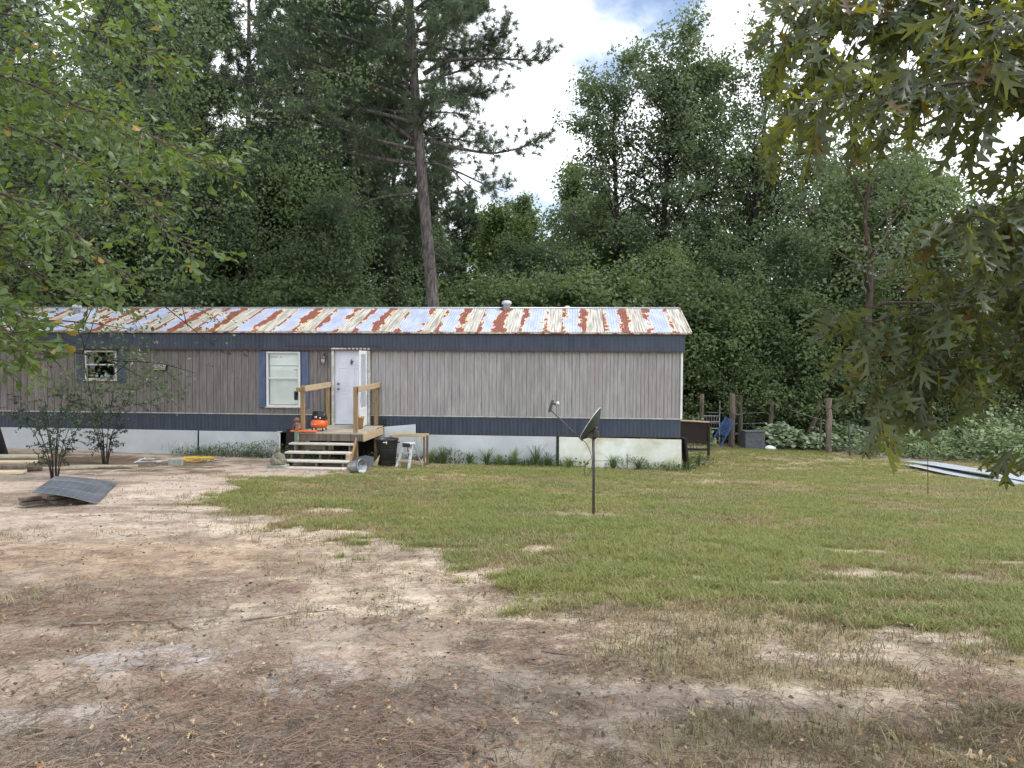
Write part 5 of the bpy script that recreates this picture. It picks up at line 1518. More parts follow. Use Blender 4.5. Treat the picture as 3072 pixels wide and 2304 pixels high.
# white roofing sheets stacked on the grass at the right
for k, (x0, y0, x1, y1, w, dz, lab) in enumerate(((12.35, 23.2, 12.7, 16.8, 0.80, 0.13, 'top white roofing sheet of the stack lying on the grass at the right'), (12.05, 22.6, 12.3, 16.6, 0.85, 0.045, 'lower white roofing sheet sliding out under the top one'), (12.15, 18.6, 11.9, 15.9, 0.8, 0.03, 'short white roofing sheet at the near end of the stack'))):
    c = np.array(((x0 + x1) / 2, (y0 + y1) / 2, 0)); c[2] = G(c[0], c[1])
    d = np.array((x1 - x0, y1 - y0)); Ls = np.linalg.norm(d); d /= Ls; nn = np.array((-d[1], d[0]))
    m = MB(c)
    def f(u, v, kk=0.0):
        p = np.array((x0, y0)) + d * Ls * u + nn * w * (v - 0.5)
        return (p[0], p[1], G(*p) + dz + 0.05 * math.sin(u * 5 + k) + 0.012 * math.sin(v * 40) + kk)
    us, vs = np.linspace(0, 1, 14), np.linspace(0, 1, 29)
    m.grid(lambda u, v: f(u, v), us, vs[::-1]); m.grid(lambda u, v: f(u, v, -0.012), us, vs)
    m.tube([f(0, v, -0.006) for v in vs], 0.007, 4); m.tube([f(u, 0, -0.006) for u in us], 0.007, 4); m.tube([f(u, 1, -0.006) for u in us], 0.007, 4)
    tag(m.build('roofing_sheet', M['roof_white'], None, tuple(c)), lab, 'roofing sheet', 'white roofing sheets on the grass')
m = MB()
for x, y in ((12.4, 22.0), (12.5, 19.0)):
    m = MB(); m.box((0, 0, 0.06), (1.0, 0.10, 0.11), None, 0.006)
    tag(m.build('support_batten', M['wood_grey'], None, (x, y, G(x, y)), (0, 0, 0.1)), 'grey batten under the %s end of the white roofing sheets' % ('far' if y > 20 else 'near'), 'batten')
m = MB(); m.bar((-0.28, 0.0, 0.02), (0.35, -0.25, 0.02), 0.03, 0.02)
tag(m.build('white_stake', M['white'], None, (8.25, 14.4, G(8.25, 14.4))), 'thin white stake lying on the grass beside the sapling', 'stake')

# ------------------------------------------------------------------ trees
# the big pine behind the roof
PX, PY = -2.45, 27.0
pb = np.array((PX, PY, G(PX, PY)))
EX = [([(-2.91, 27.0, 9.22), (-1.86, 26.6, 8.85), (-0.61, 26.4, 8.6), (0.97, 26.2, 9.0)], 0.085, 26, 0.45),
      ([(-2.84, 27.0, 8.44), (-2.25, 26.8, 8.28), (-1.49, 26.6, 7.53), (-1.04, 26.5, 7.04)], 0.045, 3, 0.8),
      ([(-2.84, 27.0, 8.5), (-1.9, 27.2, 8.2), (-0.9, 27.4, 7.75), (-0.2, 27.6, 7.6)], 0.05, 18, 0.45),
      ([(-3.14, 27.0, 11.53), (-2.26, 26.7, 11.93), (-0.63, 26.4, 11.85), (1.20, 26.0, 11.61)], 0.09, 30, 0.5),
      ([(-3.45, 27.0, 8.43), (-5.03, 26.7, 8.58), (-6.4, 26.4, 8.85), (-8.0, 26.2, 9.2)], 0.08, 44, 0.15),
      ([(-3.37, 27.0, 7.4), (-4.59, 26.9, 7.27), (-5.53, 26.8, 6.88), (-6.2, 26.7, 6.6)], 0.05, 16, 0.35),
      ([(-3.49, 27.0, 9.25), (-4.33, 26.8, 9.83), (-5.12, 26.5, 10.28), (-6.8, 26.2, 10.6)], 0.08, 44, 0.15),
      ([(-3.3, 27.0, 10.4), (-4.6, 26.4, 10.9), (-6.2, 25.8, 11.2), (-7.6, 25.4, 11.6)], 0.09, 34, 0.35),
      ([(-3.3, 27.0, 12.3), (-4.9, 26.4, 13.0), (-6.4, 26.0, 13.3)], 0.08, 32, 0.35),
      ([(-3.2, 27.0, 10.2), (-2.4, 26.3, 10.0), (-1.5, 25.9, 9.8)], 0.05, 14, 0.5),
      ([(-3.3, 27.0, 13.0), (-2.2, 26.5, 13.3), (-1.0, 26.2, 13.3)], 0.07, 24, 0.4),
      ([(-3.3, 27.0, 9.8), (-4.8, 26.2, 10.0), (-6.6, 25.6, 10.0), (-8.6, 25.2, 10.3)], 0.08, 46, 0.25),
      ([(-3.3, 27.0, 10.8), (-5.0, 26.8, 11.6), (-6.8, 26.6, 12.2), (-8.8, 26.4, 12.8)], 0.08, 46, 0.25),
      ([(-3.2, 27.0, 8.9), (-4.4, 26.0, 8.9), (-5.6, 25.2, 9.1), (-6.8, 24.6, 9.4)], 0.06, 34, 0.3),
      ([(-3.4, 27.0, 13.0), (-5.0, 25.8, 13.6), (-7.0, 25.2, 14.2)], 0.08, 44, 0.2),
      ([(-3.2, 27.0, 11.0), (-2.3, 27.4, 11.1), (-1.2, 27.6, 10.9)], 0.06, 22, 0.3),
      ([(-3.4, 27.0, 13.6), (-2.4, 26.6, 14.0), (-1.2, 26.2, 14.2)], 0.07, 26, 0.2),
      ([(-3.3, 27.0, 11.8), (-4.4, 26.2, 12.0), (-5.8, 25.6, 12.3), (-7.2, 25.2, 12.4)], 0.08, 36, 0.3),
      ([(-3.3, 27.0, 12.6), (-1.9, 27.3, 12.4), (-0.4, 27.5, 12.9)], 0.07, 22, 0.45)]
EX = [([tuple(np.array(q) - pb) for q in pts], r_, n_, f_) for pts, r_, n_, f_ in EX]
tk, cr_ = pine(5, 25, 0.255, 10.4, 5.8, 60, 44, 32, 0.24, lean=(-1.9, 0), extra=EX, dead=3, wide=0.0105, full=0.12)
TreeProto(tk, cr_, M['bark_pine'], L_['pine']).put('pine_tree', 'tall pine with a thick bare trunk rising right behind the rusty roof', 'pine tree', tuple(pb))

# kinds of forest tree
def wide(t): return math.sin(math.pi * min(1, 0.22 + 0.74 * t)) ** 0.6
def cone(t): return (1 - t) ** 0.8 + 0.12
KB = {}
KB['tall'] = TreeProto(*broadleaf(21, 19, 0.24, 5.5, 4.1, 30, 400, 30, 0.17, 0.58, lambda t: 0.72 + 0.32 * math.sin(math.pi * t) - 0.12 * t, up=0.70, sub=6), M['bark_dark'], L_['poplar'])
KB['tall2'] = TreeProto(*broadleaf(22, 19, 0.22, 6.0, 3.8, 27, 430, 32, 0.17, 0.60, lambda t: 0.62 + 0.36 * math.sin(math.pi * min(1, t + 0.1)) - 0.05 * t, up=0.80, sub=5), M['bark_dark'], L_['poplar'])
KB['mid'] = TreeProto(*broadleaf(23, 12, 0.15, 2.2, 3.4, 36, 440, 36, 0.17, 0.75, wide, up=0.45), M['bark'], L_['far_mid'])
KB['mid2'] = TreeProto(*broadleaf(24, 13, 0.16, 3.0, 3.8, 34, 420, 36, 0.18, 0.85, wide, up=0.35), M['bark'], L_['far_dark'])
KB['cone'] = TreeProto(*broadleaf(25, 13, 0.14, 1.6, 3.0, 44, 480, 30, 0.17, 0.62, cone, up=0.55), M['bark'], L_['far_mid'])
KB['light'] = TreeProto(*broadleaf(26, 11.5, 0.14, 1.8, 2.6, 40, 420, 34, 0.16, 0.6, wide, up=0.9), M['bark'], L_['far_light'])
KB['open'] = TreeProto(*broadleaf(27, 13, 0.21, 5.2, 4.6, 17, 210, 30, 0.16, 0.85, lambda t: 1.0 - 0.35 * t, up=0.55, sub=5), M['bark'], L_['poplar'])
KB['bush'] = TreeProto(*broadleaf(28, 5.0, 0.07, 0.4, 2.2, 34, 330, 34, 0.13, 0.55, wide, up=0.5, sub=4), M['bark_dark'], L_['far_mid'], 'stems', 'foliage')
KB['bush2'] = TreeProto(*broadleaf(29, 4.4, 0.06, 0.3, 2.0, 34, 300, 34, 0.13, 0.5, wide, up=0.7, sub=4), M['bark_dark'], L_['far_mid'], 'stems', 'foliage')
KB['pine'] = TreeProto(*pine(31, 22, 0.20, 8.0, 4.6, 66, 18, 24, 0.30, dead=16, wide=0.017), M['bark_pine'], L_['pine'])
KB['pine2'] = TreeProto(*pine(32, 19, 0.17, 5.0, 4.0, 72, 16, 24, 0.30, dead=14, wide=0.017), M['bark'], L_['pine'])

ORD = 'first second third fourth fifth sixth seventh eighth ninth tenth eleventh twelfth thirteenth fourteenth fifteenth sixteenth seventeenth'.split()
PENDING = {}
def forest(kind, x, y, H0, H, label, cat='tree', group='trees of the forest behind the home', name=None, w=1.0):
    s = H / H0
    nm = name or {'pine': 'pine_tree', 'pine2': 'pine_tree', 'bush': 'forest_shrub', 'bush2': 'forest_shrub'}.get(kind, 'broadleaf_tree')
    o = KB[kind].put(nm, label.replace('*', ''), cat, (x, y, G(x, y) - 0.1), float(rng.uniform(0, 6.28)), s * w, group, s)
    if '*' in label: PENDING.setdefault(label, []).append((x / y, o))

# pines of the left half
GP = 'background pines behind the left half of the home'
for x, y, H, k, lab in ((-11.6, 34, 22, 'pine', 'tall background pine whose crown meets the top edge left of the big pine'),
        (-7.4, 36, 20, 'pine', 'slim background pine with a straight bare trunk just left of the big pine trunk'),
        (-5.9, 38.5, 19, 'pine2', 'slim pine right beside the big pine trunk, partly behind it'),
        (-15, 32, 23, 'pine', None), (-19, 38, 24, 'pine', None), (-24, 33, 23, 'pine', None), (-9.3, 44, 21, 'pine2', None), (-13.2, 46, 23, 'pine', None),
        (-21, 46, 24, 'pine', None), (-28, 40, 24, 'pine', None), (-4.6, 47, 16, 'pine2', None), (-17, 42, 24, 'pine2', None), (-10.3, 39, 21, 'pine2', None), (-8.2, 50, 22, 'pine', None), (-30, 48, 24, 'pine', None), (-25, 52, 25, 'pine2', None)):
    forest(k, x, y, 22 if k == 'pine' else 19, H, lab or '* dark forest pine counted from the left, behind the left part of the home', 'pine tree', GP)
GL = 'broadleaf trees behind the left half of the home'
for x, y, H, k, lab in ((-9.4, 34, 11.2, 'mid', 'mid green leafy tree behind the roof, left of the big pine'), (-7.2, 31, 9.3, 'mid2', 'dark leafy tree directly behind the roof, above the gap between window and door'),
        (-12, 30.5, 10.2, 'mid2', None), (-14.6, 33, 12.5, 'mid', None), (-17, 29.5, 11.4, 'mid2', None), (-20, 31, 13, 'mid', None), (-23.5, 29, 12.5, 'mid2', None), (-27, 34, 13.5, 'mid', None),
        (-5.4, 41, 11, 'mid2', None), (-10.8, 37, 12, 'mid2', None), (-16, 37, 14, 'mid2', None), (-31, 30, 13, 'mid2', None), (-12.5, 41, 14, 'mid', None), (-8, 41, 12.5, 'mid2', None), (-19, 35, 14, 'cone', None)):
    forest(k, x, y, {'mid': 12, 'mid2': 13, 'cone': 13}[k], H, lab or '* leafy forest tree counted from the left, behind the left part of the home', 'tree', GL)
GC = 'lower trees in the gap of open sky'
for x, y, H, k, lab in ((-0.9, 42, 11.4, 'light', 'yellow-green slender-leaved tree in the sky gap right of the big pine'),
        (0.4, 37, 8.6, 'mid2', 'rounded very dark tree above the roof vent'), (3.0, 50, 16.0, 'cone', 'pointed green tree, the tallest in the gap of open sky'),
        (2.3, 36, 8.2, 'mid2', 'dark leafy tree above the roof, right of the mushroom vent'), (1.2, 47, 13.2, 'cone', None), (4.8, 46, 13.0, 'cone', None), (4.1, 39, 10, 'mid', None),
        (-3.0, 48, 13.4, 'pine2', 'small pine top just right of the big pine trunk'), (5.9, 52, 14.6, 'pine2', 'pale pine top at the left foot of the tall leafy trees'), (6.4, 44, 11.2, 'mid', None), (0.6, 52, 12.5, 'pine2', None), (-1.6, 50, 12.2, 'mid', None), (7.6, 50, 13, 'mid2', None)):
    H0 = {'light': 11.5, 'mid': 12, 'mid2': 13, 'cone': 13, 'pine2': 19}[k]
    forest(k, x, y, H0, H, lab or '* plain green tree from the left in the tree line below the open sky', 'pine tree' if k == 'pine2' else 'tree', GC)
GR = 'trees behind the right end of the home'
for x, y, H, k, lab in ((5.0, 39, 17.6, 'tall2', 'leafy tree at the left flank of the tall group, rising over the pine top'), (7.3, 38, 18.6, 'tall', 'tall leafy tree standing leftmost of the tall group against the sky'), (9.6, 37, 18.6, 'tall2', 'tall leafy tree with a dark trunk, second of the tall group'),
        (12.4, 39, 18.4, 'tall', 'tall leafy tree at the right of the tall group, touching the oak leaves'), (9.2, 43, 18.6, 'tall2', 'tall leafy tree set back within the tall group'), (14.4, 30.5, 12.6, 'open', 'open tree with a forked pale trunk seen between the oak branches'),
        (13, 42, 14.5, 'mid', None), (16.5, 41, 14, 'mid2', None), (17.2, 35, 12.6, 'mid', None), (20, 38, 13, 'mid2', None), (23, 42, 13.6, 'cone', None), (24.5, 36, 11.6, 'mid', None), (28, 41, 13, 'mid', None), (31, 36, 12.5, 'mid2', None),
        (12.2, 34, 9.0, 'mid2', None), (9.3, 33.5, 8.0, 'mid2', None), (19.5, 45, 14.0, 'light', None), (21.5, 32, 9.0, 'mid', None), (27, 31, 9.5, 'mid2', None), (6.6, 34, 8.0, 'mid', None), (15.5, 36, 9.5, 'light', None)):
    H0 = {'tall': 19, 'tall2': 19, 'open': 13, 'mid': 12, 'mid2': 13, 'cone': 13, 'light': 11.5}[k]
    forest(k, x, y, H0, H, lab or '* leafy tree from the left in the wood behind the right side yard', 'tree', GR)
GS_ = 'shrubs along the edge of the wood'
SHR = [(-22, 28.5, 5.5), (-18.5, 28, 5.0), (-15, 28.5, 5.4), (-12, 28.2, 5.0), (-9, 29, 5.2), (-6.4, 28.6, 4.3), (-4.2, 30, 4.2), (-0.6, 30.5, 5.6), (1.8, 31, 5.8), (3.9, 31.5, 5.8), (6.0, 31.2, 5.6), (7.7, 32, 6.0), (9.4, 31.2, 4.8), (11.2, 32, 5.6), (13.0, 31.4, 5.0), (15.2, 32.6, 5.4), (17.4, 31.0, 4.6), (19.6, 30.6, 4.6), (22.2, 29.6, 4.2), (25, 29, 4.6),
       (6.6, 30.2, 3.4), (8.8, 30.0, 2.9), (10.4, 30.4, 3.2), (12.4, 29.9, 3.2), (14.4, 29.6, 2.8), (16.5, 29.2, 2.6)]
for i, (x, y, H) in enumerate(SHR):
    k = 'bush2' if i in (9, 16, 18, 20, 23) else 'bush'
    if i == 21:
        lab = 'paler leafy shrub standing above the timber posts'
        k = 'bush2'
    elif x < 4.5: lab = '* dark shrub from the left along the wood edge behind the mobile home'
    else: lab = '* dark glossy shrub from the left along the wood edge behind the posts'
    forest(k, x, y, 5.0 if k == 'bush' else 4.4, H, lab, 'shrub', GS_ + (' behind the home' if x < 4.5 else ' right of the home'), w=1.15)

def order_labels():
    for lab, lst in PENDING.items():
        for i, (u, o) in enumerate(sorted(lst, key=lambda q: q[0])): o['label'] = lab.replace('*', ORD[i])
order_labels()

# the wood beyond reads as one mass
def wood_mass():
    n = 34000
    r = np.random.default_rng(77)
    x = r.uniform(-80, 80, n); y = r.uniform(54, 64, n)
    top = 9.0 + 6.5 * sstep(-2, -14, x) + 4.0 * sstep(8, 16, x) + 3.0 * (fbm(x * 0.25, y * 0.2, 5, 3) - 0.5) * 2
    z = gz(x, y) + top * r.uniform(0, 1, n) ** 0.75
    P = np.stack([x, y, z], 1)
    D = unit(r.normal(size=(n, 3)) + np.array((0, -0.3, -0.2))); N = unit(r.normal(size=(n, 3)) * 0.6 + np.array((0, -0.4, 0.8)))
    L = r.uniform(0.3, 0.6, n)
    V, F = leaves(DIAMOND, P, D, N, L, L * 0.8)
    o = link('forest', mesh_np('forest', V, [F]), L_['far_dark'])
    tag(o, kind='stuff')
wood_mass()

# glossy oak whose crown fills the upper left; its trunk stands at the left edge of the picture
def wo_prof(t): return 0.62 + 0.55 * math.sin(math.pi * min(1, 0.12 + 0.85 * t))
tk, cr_ = broadleaf(41, 15.5, 0.30, 2.6, 7.6, 74, 1500, 46, 0.095, 0.80, wo_prof, up=0.02, lean=(0.6, -1.5), sub=8, lr=0.15, cut=lambda p: p[0] > 5.4 and p[2] < 5.2)
TreeProto(tk, cr_, M['bark_dark'], L_['water_oak']).put('oak_tree', 'glossy small-leaved tree with its dark trunk at the left edge before the home', 'tree', (-13.08, 19.4, G(-13.08, 19.4)), 0.0)

# ---- branches that hang into the picture close to the camera
CAMI = cam.matrix_world.inverted()
def on_screen(P):
    q = np.c_[P, np.ones(len(P))] @ np.array(CAMI).T
    u, v = 767 * q[:, 0] / -q[:, 2], 767 * q[:, 1] / -q[:, 2]
    return (np.abs(u) < 530) & (np.abs(v) < 400) & (q[:, 2] < 0), -q[:, 2]

def hanging(tree, base, paths, tmpls, leafm, bark, seed, step, tw, spacing, Lr, droop, rad, side=0.8, spread=0.5, tip=1.0, updown=0.0, face=0.35):
    """branch tubes, side twigs and leaves; the leaves that show largest are parts of their own"""
    r = np.random.default_rng(seed)
    base = np.array(base, float)
    TW = MB(base)
    Pl, Dl, Nl = [], [], []
    for pts in paths:
        P = smooth_path(pts, 5)
        P[1:-1] += r.normal(size=(len(P) - 2, 3)) * 0.003
        b = MB(base); m = len(P)
        b.tube(P, rad * np.linspace(1, 0.22, m), 7)
        b.build('branch', bark, tree)
        s = np.r_[0, np.cumsum(np.linalg.norm(np.diff(P, axis=0), axis=1))]
        q = 0.15
        k = 0
        while q < s[-1]:
            p = np.array([np.interp(q, s, P[:, i]) for i in range(3)])
            j = min(np.searchsorted(s, q), m - 1)
            d0 = unit(P[j] - P[j - 1])
            a = r.uniform(0, 2 * math.pi)
            sd_ = unit(np.cross(d0, (0, 0, 1.0)))
            up_ = np.cross(sd_, d0)
            lat = sd_ * math.cos(a) + up_ * math.sin(a) * 0.7
            d = unit(d0 * r.uniform(0.35, 0.9) + lat * r.uniform(0.5, 1.0) + np.array((0, 0, updown)))
            Lt = r.uniform(*tw) * (0.6 + 0.4 * (1 - q / s[-1]))
            sp = wander(p, d, Lt, 6, r, 0.14, -0.05 * droop)
            TW.tube(sp, rad * 0.22 * np.linspace(1, 0.35, 7), 4, cap=False)
            nlv = max(2, int(Lt / spacing))
            for i in range(nlv):
                t = (i + r.uniform(0.2, 0.9)) / nlv
                t = t ** (0.75)
                pp = np.array([np.interp(t * 6, np.arange(7), sp[:, c]) for c in range(3)])
                dd = unit(sp[-1] - sp[0])
                sg = 1 if i % 2 else -1
                sv_ = unit(np.cross(dd, r.normal(size=3) * 0.4 + np.array((0, 0, 1.0)))) * sg
                D = unit(dd * r.uniform(0.3, 0.9) + sv_ * side * r.uniform(0.5, 1.1) + r.normal(size=3) * 0.25 + np.array((0, 0, -droop * r.uniform(0.5, 1.3))))
                Pl.append(pp); Dl.append(D); Nl.append(unit(np.array((0, 0, 1.0)) + r.normal(size=3) * spread - D * 0.2 + np.array((0, -face * droop, 0))))
            q += step * r.uniform(0.6, 1.4); k += 1
    tw_ = TW.build('twigs', bark, tree); tw_['kind'] = 'stuff'
    P, D, N = np.array(Pl), np.array(Dl), np.array(Nl)
    L = r.uniform(*Lr, len(P))
    D, S, U = frames(D, N)
    vis, dist = on_screen(P)
    order = np.argsort(np.where(vis, dist / L, 1e9))
    n1 = min(290, int(vis.sum()))
    which = r.integers(0, len(tmpls), len(P))
    protos = []
    for i, t in enumerate(tmpls):
        me = mesh_np('leaf', t[0], [t[1]], True); me.materials.append(leafm); protos.append(me)
    for i in order[:n1]:
        o = bpy.data.objects.new('leaf', protos[which[i]]); COL.objects.link(o); o.parent = tree
        Mx = np.eye(4); Mx[:3, 0] = D[i] * L[i]; Mx[:3, 1] = S[i] * L[i]; Mx[:3, 2] = U[i] * L[i]; Mx[:3, 3] = P[i] - base
        o.matrix_local = Matrix(Mx.tolist())
    rest = np.setdiff1d(np.arange(len(P)), order[:n1])
    Vs, Fs, n = [], [], 0
    for i, t in enumerate(tmpls):
        k = rest[which[rest] == i]
        if len(k) == 0: continue
        V, F = leaves(t, P[k] - base, D[k], N[k], L[k], L[k])
        Vs.append(V); Fs.append(F + n); n += len(V)
    o = link('leaves', mesh_np('leaves', np.concatenate(Vs), [np.concatenate(Fs)], True), leafm, tree); o['kind'] = 'stuff'
    print('hanging', tree.name, len(P), 'leaves,', int(vis.sum()), 'in view')

NLB = (-6.9, 6.6, G(-6.9, 6.6))
nl_tree = thing('blackjack_oak', 'near tree on the left whose branches with spatulate leaves reach over the roof', 'tree', NLB)
m = MB(NLB)
tr0 = np.array(NLB)
m.tube([tr0 + np.array((0, 0, -0.2)), tr0 + np.array((0.05, 0, 1.5)), tr0 + np.array((0.0, 0.05, 3.0)), tr0 + np.array((0.1, 0, 4.6)), tr0 + np.array((0.3, 0.1, 6.4))], [0.2, 0.17, 0.15, 0.12, 0.07], 12)
m.build('trunk', M['bark_dark'], nl_tree)
LPATH = [
 [(-6.85, 6.6, 4.5), (-5.6, 6.4, 4.36), (-4.5, 6.2, 3.97), (-4.04, 6.1, 3.82), (-3.7, 6.0, 3.7), (-3.36, 5.9, 3.53), (-3.04, 5.8, 3.39), (-2.78, 5.7, 3.29), (-2.54, 5.6, 3.16), (-2.32, 5.5, 3.03), (-2.02, 5.4, 2.93)],
 [(-6.85, 6.6, 4.0), (-5.26, 6.0, 3.96), (-4.22, 5.8, 3.49), (-3.78, 5.7, 3.32), (-3.4, 5.6, 3.17), (-3.01, 5.5, 2.96), (-2.66, 5.4, 2.77), (-2.38, 5.3, 2.5), (-2.16, 5.2, 2.28)],
 [(-6.9, 6.6, 3.4), (-5.63, 6.4, 3.22), (-4.32, 6.1, 2.63), (-3.99, 6.0, 2.47), (-3.86, 6.0, 2.38), (-3.67, 5.9, 2.24), (-3.34, 5.8, 2.09), (-3.1, 5.7, 1.97)],
 [(-6.9, 6.6, 2.6), (-4.41, 5.0, 2.26), (-3.52, 4.9, 1.9), (-3.2, 4.8, 1.77), (-2.96, 4.7, 1.70), (-2.80, 4.65, 1.6)],
 [(-6.9, 6.6, 2.9), (-4.6, 5.6, 2.5), (-3.75, 5.4, 2.15), (-3.5, 5.3, 1.98), (-3.32, 5.2, 1.82)],
 [(-6.9, 6.6, 2.2), (-4.2, 4.9, 2.0), (-3.35, 4.7, 1.85), (-3.08, 4.6, 1.74), (-2.92, 4.55, 1.64)],
 [(-6.8, 6.6, 4.6), (-5.4, 7.0, 4.3), (-4.6, 7.0, 4.05), (-3.9, 6.9, 3.8), (-3.3, 6.8, 3.5), (-2.9, 6.7, 3.2)],
 [(-6.9, 6.6, 3.0), (-4.9, 6.0, 2.6), (-4.2, 5.9, 2.35), (-3.9, 5.85, 2.15), (-3.72, 5.8, 1.98)],
 [(-6.9, 6.6, 2.6), (-4.6, 6.0, 2.25), (-4.0, 5.9, 2.0), (-3.8, 5.8, 1.82)],
 [(-6.9, 6.6, 2.3), (-4.54, 5.4, 1.81), (-3.62, 5.2, 1.63), (-3.4, 5.1, 1.54)],
 [(-6.7, 6.65, 5.2), (-5.94, 6.8, 5.14), (-4.65, 6.6, 4.57), (-4.02, 6.5, 4.42), (-3.41, 6.4, 4.27), (-2.95, 6.3, 4.1), (-2.7, 6.2, 3.9)],
 [(-6.7, 6.6, 5.0), (-4.65, 5.6, 4.87), (-3.7, 5.6, 4.45), (-3.04, 5.5, 4.26), (-2.6, 5.4, 4.13)],
 [(-6.9, 6.6, 3.7), (-4.57, 5.2, 3.2), (-3.65, 5.1, 2.81), (-3.39, 5.1, 2.68), (-3.09, 5.0, 2.57), (-2.83, 5.0, 2.4), (-2.62, 5.0, 2.21), (-2.5, 5.0, 2.1)]]
hanging(nl_tree, NLB, LPATH, [SPAT, SPAT2, SPAT], L_['near_left'], M['twig'], 51, 0.036, (0.2, 0.65), 0.036, (0.06, 0.11), 0.25, 0.015, spread=0.6)

NRB = (4.3, 3.6, G(4.3, 3.6))
nr_tree = thing('red_oak', 'near oak on the right with large lobed olive leaves hanging into view', 'tree', NRB)
m = MB(NRB)
tr0 = np.array(NRB)
m.tube([tr0 + np.array((0, 0, -0.2)), tr0 + np.array((0.02, 0, 1.2)), tr0 + np.array((-0.05, 0.05, 2.6)), tr0 + np.array((0.0, 0, 4.2)), tr0 + np.array((0.1, 0.1, 6.0))], [0.19, 0.16, 0.14, 0.11, 0.06], 12)
m.build('trunk', M['bark_dark'], nr_tree)
RPATH = [
 [(4.25, 3.6, 2.0), (2.81, 3.3, 1.93), (2.45, 3.2, 1.82), (2.07, 3.1, 1.7), (1.85, 3.0, 1.61), (1.65, 2.95, 1.55), (1.52, 2.9, 1.55), (1.4, 2.85, 1.51), (1.28, 2.82, 1.45)],
 [(4.25, 3.62, 2.4), (3.05, 3.6, 2.12), (2.45, 3.4, 2.0), (2.19, 3.3, 1.94), (1.93, 3.2, 1.86), (1.68, 3.1, 1.8), (1.47, 3.0, 1.78), (1.30, 2.95, 1.73)],
 [(4.25, 3.6, 2.5), (2.45, 2.9, 2.27), (2.07, 2.8, 2.19), (1.82, 2.75, 2.16), (1.62, 2.7, 2.12), (1.48, 2.66, 2.07)],
 [(4.25, 3.6, 3.0), (2.56, 2.9, 2.83), (2.11, 2.8, 2.72), (1.77, 2.7, 2.62), (1.55, 2.65, 2.56), (1.3, 2.6, 2.52), (1.12, 2.6, 2.50), (0.96, 2.6, 2.47)],
 [(4.25, 3.6, 3.4), (3.08, 3.5, 3.33), (2.56, 3.4, 3.22), (2.16, 3.3, 3.11), (1.79, 3.2, 3.01), (1.47, 3.1, 2.95), (1.25, 3.1, 2.92), (1.06, 3.05, 2.85)],
 [(4.3, 3.65, 4.1), (3.34, 4.0, 3.97), (2.48, 3.8, 3.63), (1.83, 3.7, 3.49), (1.38, 3.6, 3.36), (1.2, 3.6, 3.26)],
 [(4.25, 3.6, 1.75), (2.75, 3.1, 1.5), (2.34, 3.0, 1.38), (2.16, 2.95, 1.29), (2.07, 2.9, 1.23)],
 [(4.25, 3.6, 2.9), (3.19, 3.6, 2.80), (2.75, 3.5, 2.74), (2.45, 3.4, 2.66), (2.25, 3.35, 2.58)],
 [(4.25, 3.6, 3.6), (2.9, 3.0, 3.25), (2.3, 2.9, 3.02), (1.9, 2.8, 2.88), (1.55, 2.75, 2.78)],
 [(4.25, 3.6, 3.3), (3.2, 3.9, 3.3), (2.6, 3.9, 3.15), (2.1, 3.8, 3.02), (1.7, 3.8, 2.95), (1.35, 3.75, 2.9)],
 [(4.25, 3.6, 3.8), (3.0, 3.4, 3.55), (2.4, 3.3, 3.35), (1.9, 3.2, 3.22), (1.45, 3.1, 3.1), (1.15, 3.1, 3.02)],
 [(4.25, 3.6, 2.7), (2.9, 3.2, 2.5), (2.4, 3.1, 2.40), (2.15, 3.05, 2.33), (2.02, 3.0, 2.26)],
 [(4.25, 3.6, 3.2), (3.0, 3.1, 3.0), (2.4, 3.0, 2.86), (2.0, 2.9, 2.72), (1.7, 2.85, 2.66)]]
hanging(nr_tree, NRB, RPATH, [OAK, OAK2, OAK3, OAK2], L_['near_right'], M['twig'], 52, 0.040, (0.12, 0.46), 0.027, (0.10, 0.175), 0.8, 0.0095, side=0.7, spread=0.8, face=0.5)

# ------------------------------------------------------------------ shrubs, weeds, undergrowth
def stem_shrub(name, lab, x, y, H, R, ns, nl, leaf, seed, leafm, bark, tm=LANCE):
    r = np.random.default_rng(seed)
    t = thing(name, lab, 'shrub', (x, y, G(x, y) - 0.02))
    st, P, D = MB(), [], []
    for i in range(ns):
        a = i * 2.4 + r.uniform(-0.4, 0.4); k = math.sqrt((i + 0.5) / ns) * R
        pts = smooth_path([(0.05 * math.cos(a), 0.05 * math.sin(a), 0), (0.15 * k * math.cos(a), 0.15 * k * math.sin(a), 0.25 * H), (0.6 * k * math.cos(a), 0.6 * k * math.sin(a), 0.65 * H), (k * math.cos(a), k * math.sin(a), H * r.uniform(0.75, 1.05) * (1 - 0.25 * k / R))], 4)
        st.tube(pts, 0.0105 * np.linspace(1, 0.25, len(pts)), 5)
        for j in range(11):
            q = r.uniform(0.22, 1.0); p = np.array([np.interp(q * (len(pts) - 1), np.arange(len(pts)), pts[:, c]) for c in range(3)])
            d = unit(np.array((math.cos(a), math.sin(a), 0.4)) * 0.5 + r.normal(size=3) * np.array((0.7, 0.7, 0.4)))
            sp = wander(p, d, r.uniform(0.15, 0.42), 4, r, 0.15, -0.02)
            st.tube(sp, 0.004 * np.linspace(1, 0.4, 5), 3, cap=False)
            for _ in range(nl):
                s_ = r.uniform(0.15, 1.0) * 4; P.append([np.interp(s_, np.arange(5), sp[:, c]) for c in range(3)]); D.append(unit(sp[-1] - sp[0]) * 0.6 + r.normal(size=3) * 0.6)
    st.build('stems', bark, t)
    P, D = np.array(P), np.array(D); n = len(P)
    V, F = leaves(tm, P, D, unit(np.array((0, 0, 1.0)) + r.normal(size=(n, 3)) * 0.5), leaf * r.uniform(0.7, 1.3, n), leaf * 1.6)
    link('foliage', mesh_np('foliage', V, [F], True), leafm, t)
    return t
